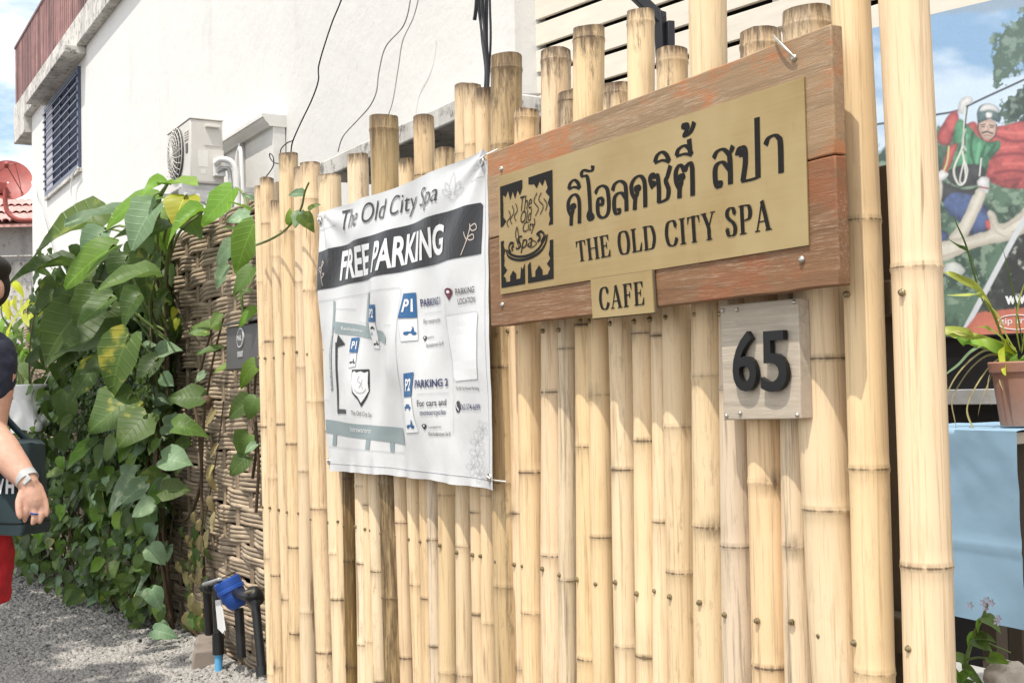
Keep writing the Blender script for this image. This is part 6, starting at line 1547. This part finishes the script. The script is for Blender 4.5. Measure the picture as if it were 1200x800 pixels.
# raised bed with a flowering weed and a pale rock, low behind the fence
WYB = 2.0
wbz = P(1150, 806, WYB).z
bed = MB().box((P(1040, 800, WYB).x - .25, 1.80, 0), (P(1330, 800, WYB).x, 2.26, wbz - .03)).build('raised_bed', 'concrete_grey', org=(P(1150, 800, WYB).x, 2.03, 0), bevel=.01)
tag(bed, 'low concrete raised bed behind the right end of the fence', 'raised bed')
wd_ = thing('flowering_weed', 'thin weed with tiny mauve flowers growing behind the thick right pole', 'weed', P(1135, 806, WYB))
def wq(x, y, d=0.): return P(x, y, WYB + d)
stem(wd_, [wq(1128, 812), wq(1132, 775), wq(1142, 742), wq(1152, 722), wq(1158, 706)], .005, .0025)
stem(wd_, [wq(1128, 812), wq(1122, 795), wq(1116, 780)], .004, .002); stem(wd_, [wq(1134, 772), wq(1150, 770), wq(1184, 775)], .003, .0015); stem(wd_, [wq(1142, 744), wq(1160, 754), wq(1184, 764)], .003, .0015); stem(wd_, [wq(1157, 782), wq(1166, 794), wq(1174, 806)], .003, .0015, 'stem')
for bx, by, tx, ty, mt in ((1142, 744, 1160, 762, 'leaf_mid'), (1132, 775, 1110, 760, 'leaf_mid'), (1130, 780, 1146, 792, 'leaf_mid'), (1126, 795, 1112, 776, 'leaf_bright'), (1124, 800, 1136, 785, 'leaf_bright'), (1118, 806, 1112, 790, 'leaf_mid'), (1126, 806, 1138, 796, 'leaf_mid'), (1150, 726, 1140, 738, 'leaf_bright'), (1152, 722, 1168, 728, 'leaf_mid'), (1142, 742, 1128, 758, 'leaf_bright'), (1134, 772, 1120, 782, 'leaf_bright'), (1160, 771, 1180, 774, 'leaf_bright'), (1148, 748, 1160, 744, 'leaf_mid')):
    leaf(wd_, wq(bx, by), wq(tx, ty, -.02), V((.2, -.8, .8)) + nrand(rl, .2), mt, 'heart' if rl.random() < .6 else 'long', .62, rl)
M['petal'] = pbr('petal', (.66, .58, .68), .6, bmp=0)
for x, y in ((1158, 703), (1153, 706), (1163, 706), (1171, 724), (1169, 728), (1138, 709), (1156, 712)):
    c_ = wq(x, y, -.01); mb = MB()
    for k in range(5):
        a = k * 1.256; mb.poly([c_, c_ + V((math.cos(a - .4) * .006, -.002, math.sin(a - .4) * .006)), c_ + V((math.cos(a) * .009, -.003, math.sin(a) * .009)), c_ + V((math.cos(a + .4) * .006, -.002, math.sin(a + .4) * .006))])
    mb.build('flower', 'petal', wd_, None)
rc = wq(1183, 800, .02); rbm = MB()
def rk(u, v):
    a, b = u * 6.2832, (v - .5) * math.pi; d = V((math.cos(a) * math.cos(b), math.sin(a) * math.cos(b), math.sin(b)))
    return rc + d * V((.045, .04, .040)).length * .62 * (1 + .35 * mnoise.noise(d * 1.7 + V((3, 1, 2))) + .12 * mnoise.noise(d * 5))
rb = rbm.grid(rk, 22, 14).build('rock', 'rock', org=rc - V((0, 0, .04)), smooth=60)
tag(rb, 'pale rough rock on the raised bed at the lower right corner', 'rock')
# ------------------------------------------------------------------ person walking out of the picture at the far left
PO = PD(-53, 466, 4.2); PO.z = 0
def LP(x, y, z): return PO + rx * x - fy * y + V((0, 0, z))
M['lip'] = pbr('lip', (.40, .16, .13), .5)
per = thing('person', 'person in navy t-shirt and red shorts with dark green bag at the left edge', 'person', PO)
def etube(mb, rings, seg=24):           # rings: centre x, y, z, half width, half depth
    i0 = len(mb.v)
    for x, y, z, a, b in rings:
        for j in range(seg):
            t = 6.28318 * j / seg; mb.v.append(LP(x + a * math.cos(t), y + b * math.sin(t), z))
    for k in range(len(rings) - 1):
        for j in range(seg):
            p, q = i0 + k * seg + j, i0 + k * seg + (j + 1) % seg; mb.f.append([p, q, q + seg, p + seg])
    mb.f.append([i0 + j for j in range(seg)][::-1]); mb.f.append([i0 + (len(rings) - 1) * seg + j for j in range(seg)])
def ell(mb, c, r, n=16):
    etube(mb, [(c[0], c[1], c[2] + r[2] * math.sin(t), max(.0005, r[0] * math.cos(t)), max(.0005, r[1] * math.cos(t))) for t in [(-.5 + k / n) * math.pi for k in range(n + 1)]])
def limb(mb, pts, rad, seg=16, n=5):
    p = smooth_path([LP(*q) for q in pts], n); m_ = len(p); N = len(pts) - 1; rr = []
    for k in range(m_):
        t = k / (m_ - 1) * N; a = min(int(t), N - 1); rr.append(rad[a] + (rad[a + 1] - rad[a]) * (t - a))
    mb.tube(p, rr, seg); mb.lathe(p[-1], (p[-1] - p[-2]), [(-rr[-1] * .2, rr[-1]), (rr[-1] * .45, rr[-1] * .85), (rr[-1] * .8, rr[-1] * .5), (rr[-1] * .95, rr[-1] * .1)], 12)
tx_ = bpy.data.textures.new('folds', 'CLOUDS'); tx_.noise_scale = .07; tx_.noise_depth = 2
def folds(o, k=.022):
    d_ = o.modifiers.new('folds', 'DISPLACE'); d_.texture = tx_; d_.strength = k; d_.mid_level = .5; d_.texture_coords = 'GLOBAL'; return o
def fuse(o, vox, it=4):
    r_ = o.modifiers.new('fuse', 'REMESH'); r_.mode = 'VOXEL'; r_.voxel_size = vox; r_.use_smooth_shade = True
    s_ = o.modifiers.new('smooth', 'SMOOTH'); s_.factor = .5; s_.iterations = it
    return o
bd = MB()
etube(bd, [(0, 0, .84, .14, .10), (0, 0, .95, .165, .115), (0, 0, 1.06, .15, .108), (0, 0, 1.18, .148, .106), (0, 0, 1.30, .158, .11), (0, 0, 1.39, .15, .10), (.005, 0, 1.45, .10, .08), (.012, .005, 1.49, .062, .062), (.05, .015, 1.58, .056, .058)])
ell(bd, (.092, .025, 1.638), (.074, .096, .115)); ell(bd, (.092, .06, 1.575), (.052, .062, .055)); ell(bd, (.092, .10, 1.60), (.03, .025, .02), 8)
limb(bd, [(.092, .115, 1.66), (.092, .132, 1.625)], [.010, .016], 10)
for s in (-1, 1):
    ell(bd, (.092 + s * .075, .01, 1.635), (.012, .022, .034), 8)
limb(bd, [(.11, 0, 1.42), (.152, .0, 1.40), (.148, .01, 1.28), (.135, .03, 1.15), (.20, .075, 1.075), (.262, .105, 1.01), (.312, .13, .962)], [.055, .064, .060, .058, .058, .049, .034])
limb(bd, [(-.11, 0, 1.42), (-.165, .0, 1.40), (-.20, .0, 1.26), (-.215, -.01, 1.13), (-.20, .04, 1.0), (-.19, .08, .89)], [.055, .06, .05, .044, .038, .027])
# hand in the picture: palm, four curled fingers, thumb along the side
wr = (0.312, .13, .962)
for k, (a, b, c, d, r_) in enumerate((((0.312, .13, .955), (0.316, .142, .905), (0.312, .15, .868), (0.304, .150, .838), .0105), ((0.322, .13, .953), (0.333, .142, .895), (0.338, .152, .858), (0.333, .156, .828), .0108), ((0.332, .125, .952), (0.349, .134, .898), (0.358, .142, .862), (0.355, .147, .832), .0104), ((0.340, .118, .955), (0.362, .124, .906), (0.372, .130, .876), (0.373, .136, .852), .0092))):
    limb(bd, [a, b, c, d], [r_ * 1.35, r_ * 1.2, r_, r_ * .85], 10)
limb(bd, [wr, (0.322, .128, .925), (0.334, .132, .895)], [.029, .036, .033])
limb(bd, [(0.295, .135, .940), (0.288, .155, .905), (0.292, .168, .872), (0.298, .172, .852)], [.015, .014, .012, .0095], 10)
for s, hx, hz in ((-1, -.19, .87),):
    limb(bd, [(hx, .08, .89), (hx, .09, .85), (hx, .095, .81)], [.026, .034, .028])
    for k in range(4): limb(bd, [(hx - .03 + k * .02, .095, .80), (hx - .03 + k * .02, .105, .765), (hx - .028 + k * .019, .10, .735 + abs(k - 1.5) * .006)], [.011, .0098, .0085], 10)
    limb(bd, [(hx + .03, .09, .85), (hx + .048, .105, .815), (hx + .045, .115, .79)], [.014, .012, .0095], 10)
for s, yy in ((-1, .10), (1, -.10)):
    limb(bd, [(s * .085, 0, .90), (s * .09, yy * .4, .72), (s * .078 - .03, yy * .7, .50), (s * .075 - .03, yy * .6 - .03, .32), (s * .075 - .02, yy * .8 - .04, .09)], [.09, .082, .058, .056, .038])
    limb(bd, [(s * .09, yy * .8 - .06, .05), (s * .095, yy * .8 + .06, .035), (s * .10, yy * .8 + .13, .03)], [.04, .04, .03])
body = fuse(bd.build('body', 'skin', per, 60), .0055, 5)
hr_ = MB(); ell(hr_, (.097, -.015, 1.715), (.090, .108, .055)); ell(hr_, (.09, -.055, 1.655), (.082, .068, .09)); ell(hr_, (.12, .055, 1.738), (.055, .05, .028), 8); ell(hr_, (.06, .05, 1.735), (.05, .05, .028), 8)
hair = fuse(hr_.build('hair', 'hair', per, 60), .008, 1)
for s in (-1, 1):
    e = MB(); ell(e, (.092 + s * .03, .112, 1.648), (.012, .008, .007), 8); e.build('eye', 'eye', per, 60)
    e = MB(); limb(e, [(.092 + s * .016, .118, 1.668), (.092 + s * .032, .118, 1.672), (.092 + s * .048, .108, 1.666)], [.004, .0045, .003], 8); e.build('eyebrow', 'hair', per, 60)
e = MB(); limb(e, [(.069, .120, 1.583), (.092, .127, 1.585), (.115, .120, 1.583)], [.005, .007, .005], 8); e.build('mouth', 'lip', per, 60)
st_ = MB()
etube(st_, [(0, 0, .80, .178, .132), (0, 0, .95, .178, .130), (0, 0, 1.06, .168, .124), (0, 0, 1.18, .165, .122), (0, 0, 1.30, .172, .124), (0, 0, 1.39, .160, .112), (.005, 0, 1.45, .105, .088), (.01, .003, 1.475, .075, .074)])
limb(st_, [(.08, 0, 1.42), (.142, .0, 1.41), (.14, .008, 1.33), (.128, .014, 1.265)], [.06, .076, .076, .072]); limb(st_, [(-.08, 0, 1.42), (-.155, .0, 1.41), (-.185, .0, 1.33), (-.20, .0, 1.26)], [.06, .074, .07, .066])
folds(fuse(st_.build('shirt', 'navy_cloth', per, 60), .008, 3))
sh_ = MB(); etube(sh_, [(0, 0, .78, .172, .125), (0, 0, .86, .182, .132), (0, 0, .98, .172, .125)])
for s, yy in ((-1, .10), (1, -.10)):
    yk = yy * .4; etube(sh_, [(s * .078 - .01, yy * .6, .532, .094, .10), (s * .08, yy * .45, .66, .096, .105), (s * .086, yk * .4, .80, .096, .115), (s * .08, 0, .90, .09, .11)])
folds(fuse(sh_.build('shorts', 'red_cloth', per, 60), .008, 3), .03)
for s, yy in ((-1, .10), (1, -.10)):
    f = MB(); limb(f, [(s * .09, yy * .8 - .075, .06), (s * .093, yy * .8 + .02, .055), (s * .10, yy * .8 + .14, .04)], [.052, .054, .044]); fuse(f.build('shoe', 'shoe', per, 60), .008, 2)
# watch on the wrist
wa = (LP(.312, .13, .962) - LP(.265, .105, 1.01)).normalized(); wc_ = LP(.298, .122, .978)
MB().lathe(wc_ - wa * .013, wa, [(0, .0375), (.0, .041), (.026, .040), (.026, .036)], 28, False).build('watch_band', 'band', per, 40)
MB().bar(wc_ + (-fy * .9 + rx * .35).normalized() * .036 - wa * .016, wc_ + (-fy * .9 + rx * .35).normalized() * .036 + wa * .016, .032, .009, up=-fy).build('watch_face', 'band', per, bevel=.003)
MB().tube([LP(.338 + .0118 * math.cos(t * .5236), .152 + .0118 * math.sin(t * .5236), .862 - .002 * math.cos(t * .5236)) for t in range(13)], .0028, 6, False).build('ring', 'blue_plastic', per, 60)
# bag: a thing of its own, hanging from the shoulder
bg = thing('shoulder_bag', 'dark green cloth shoulder bag with white letters hanging at the hip of the person', 'bag', LP(.232, -.055, .78))
def bag_(u, v):
    a = u * 6.2832; z = .785 + .315 * v
    wx, wy = .078 * (1 - .10 * v) * (1 if v > .02 else .9), .10 * (1.1 - .35 * v)
    ca, sa = math.cos(a), math.sin(a); e = .45
    x = wx * math.copysign(abs(ca) ** e, ca); y = wy * math.copysign(abs(sa) ** e, sa)
    return LP(.205 + x + .006 * mnoise.noise((a, v * 3, 1)), -.055 + y + .012 * mnoise.noise((a * 1.3, v * 2.5, 4)), z - .012 * math.cos(a) + .006 * math.sin(a * 3))
bgm = MB().grid(bag_, 48, 20); bgm.f.append(list(range(48))[::-1]); bgm.f.append([20 * 49 + k for k in range(48)])
bgm.build('pouch', 'teal_cloth', bg, 60)
MB().tube([bag_(k / 48, .13) + (bag_(k / 48, .13) - LP(.205, -.055, .785 + .315 * .13)).normalized() * .001 for k in range(49)], .0022, 5, False).build('seam', 'black_print', bg, 60)
MB().tube(smooth_path([LP(.20, .02, 1.08), LP(.13, .13, 1.20), LP(.02, .14, 1.34), LP(-.09, .09, 1.46), LP(-.12, .0, 1.49), LP(-.06, -.12, 1.40), LP(.08, -.15, 1.22), LP(.22, -.10, 1.09)], 6), .012, 8).build('strap', 'teal_cloth', bg, 60)
for ch, xa_, xb2 in (('W', .155, .190), ('H', .197, .226)):
    vs, fs = text_polys(ch, .05); mb = MB()
    for u, v in vs:
        x = xa_ + (xb2 - xa_) * u; z = .922 + .052 * v; y0 = -.055 + .10 * (1.1 - .35 * ((z - .785) / .315)) + .010
        mb.v.append(LP(x, y0, z))
    mb.f = [list(f) for f in fs]; mb.build('printed_letter', 'p_white', bg, None)
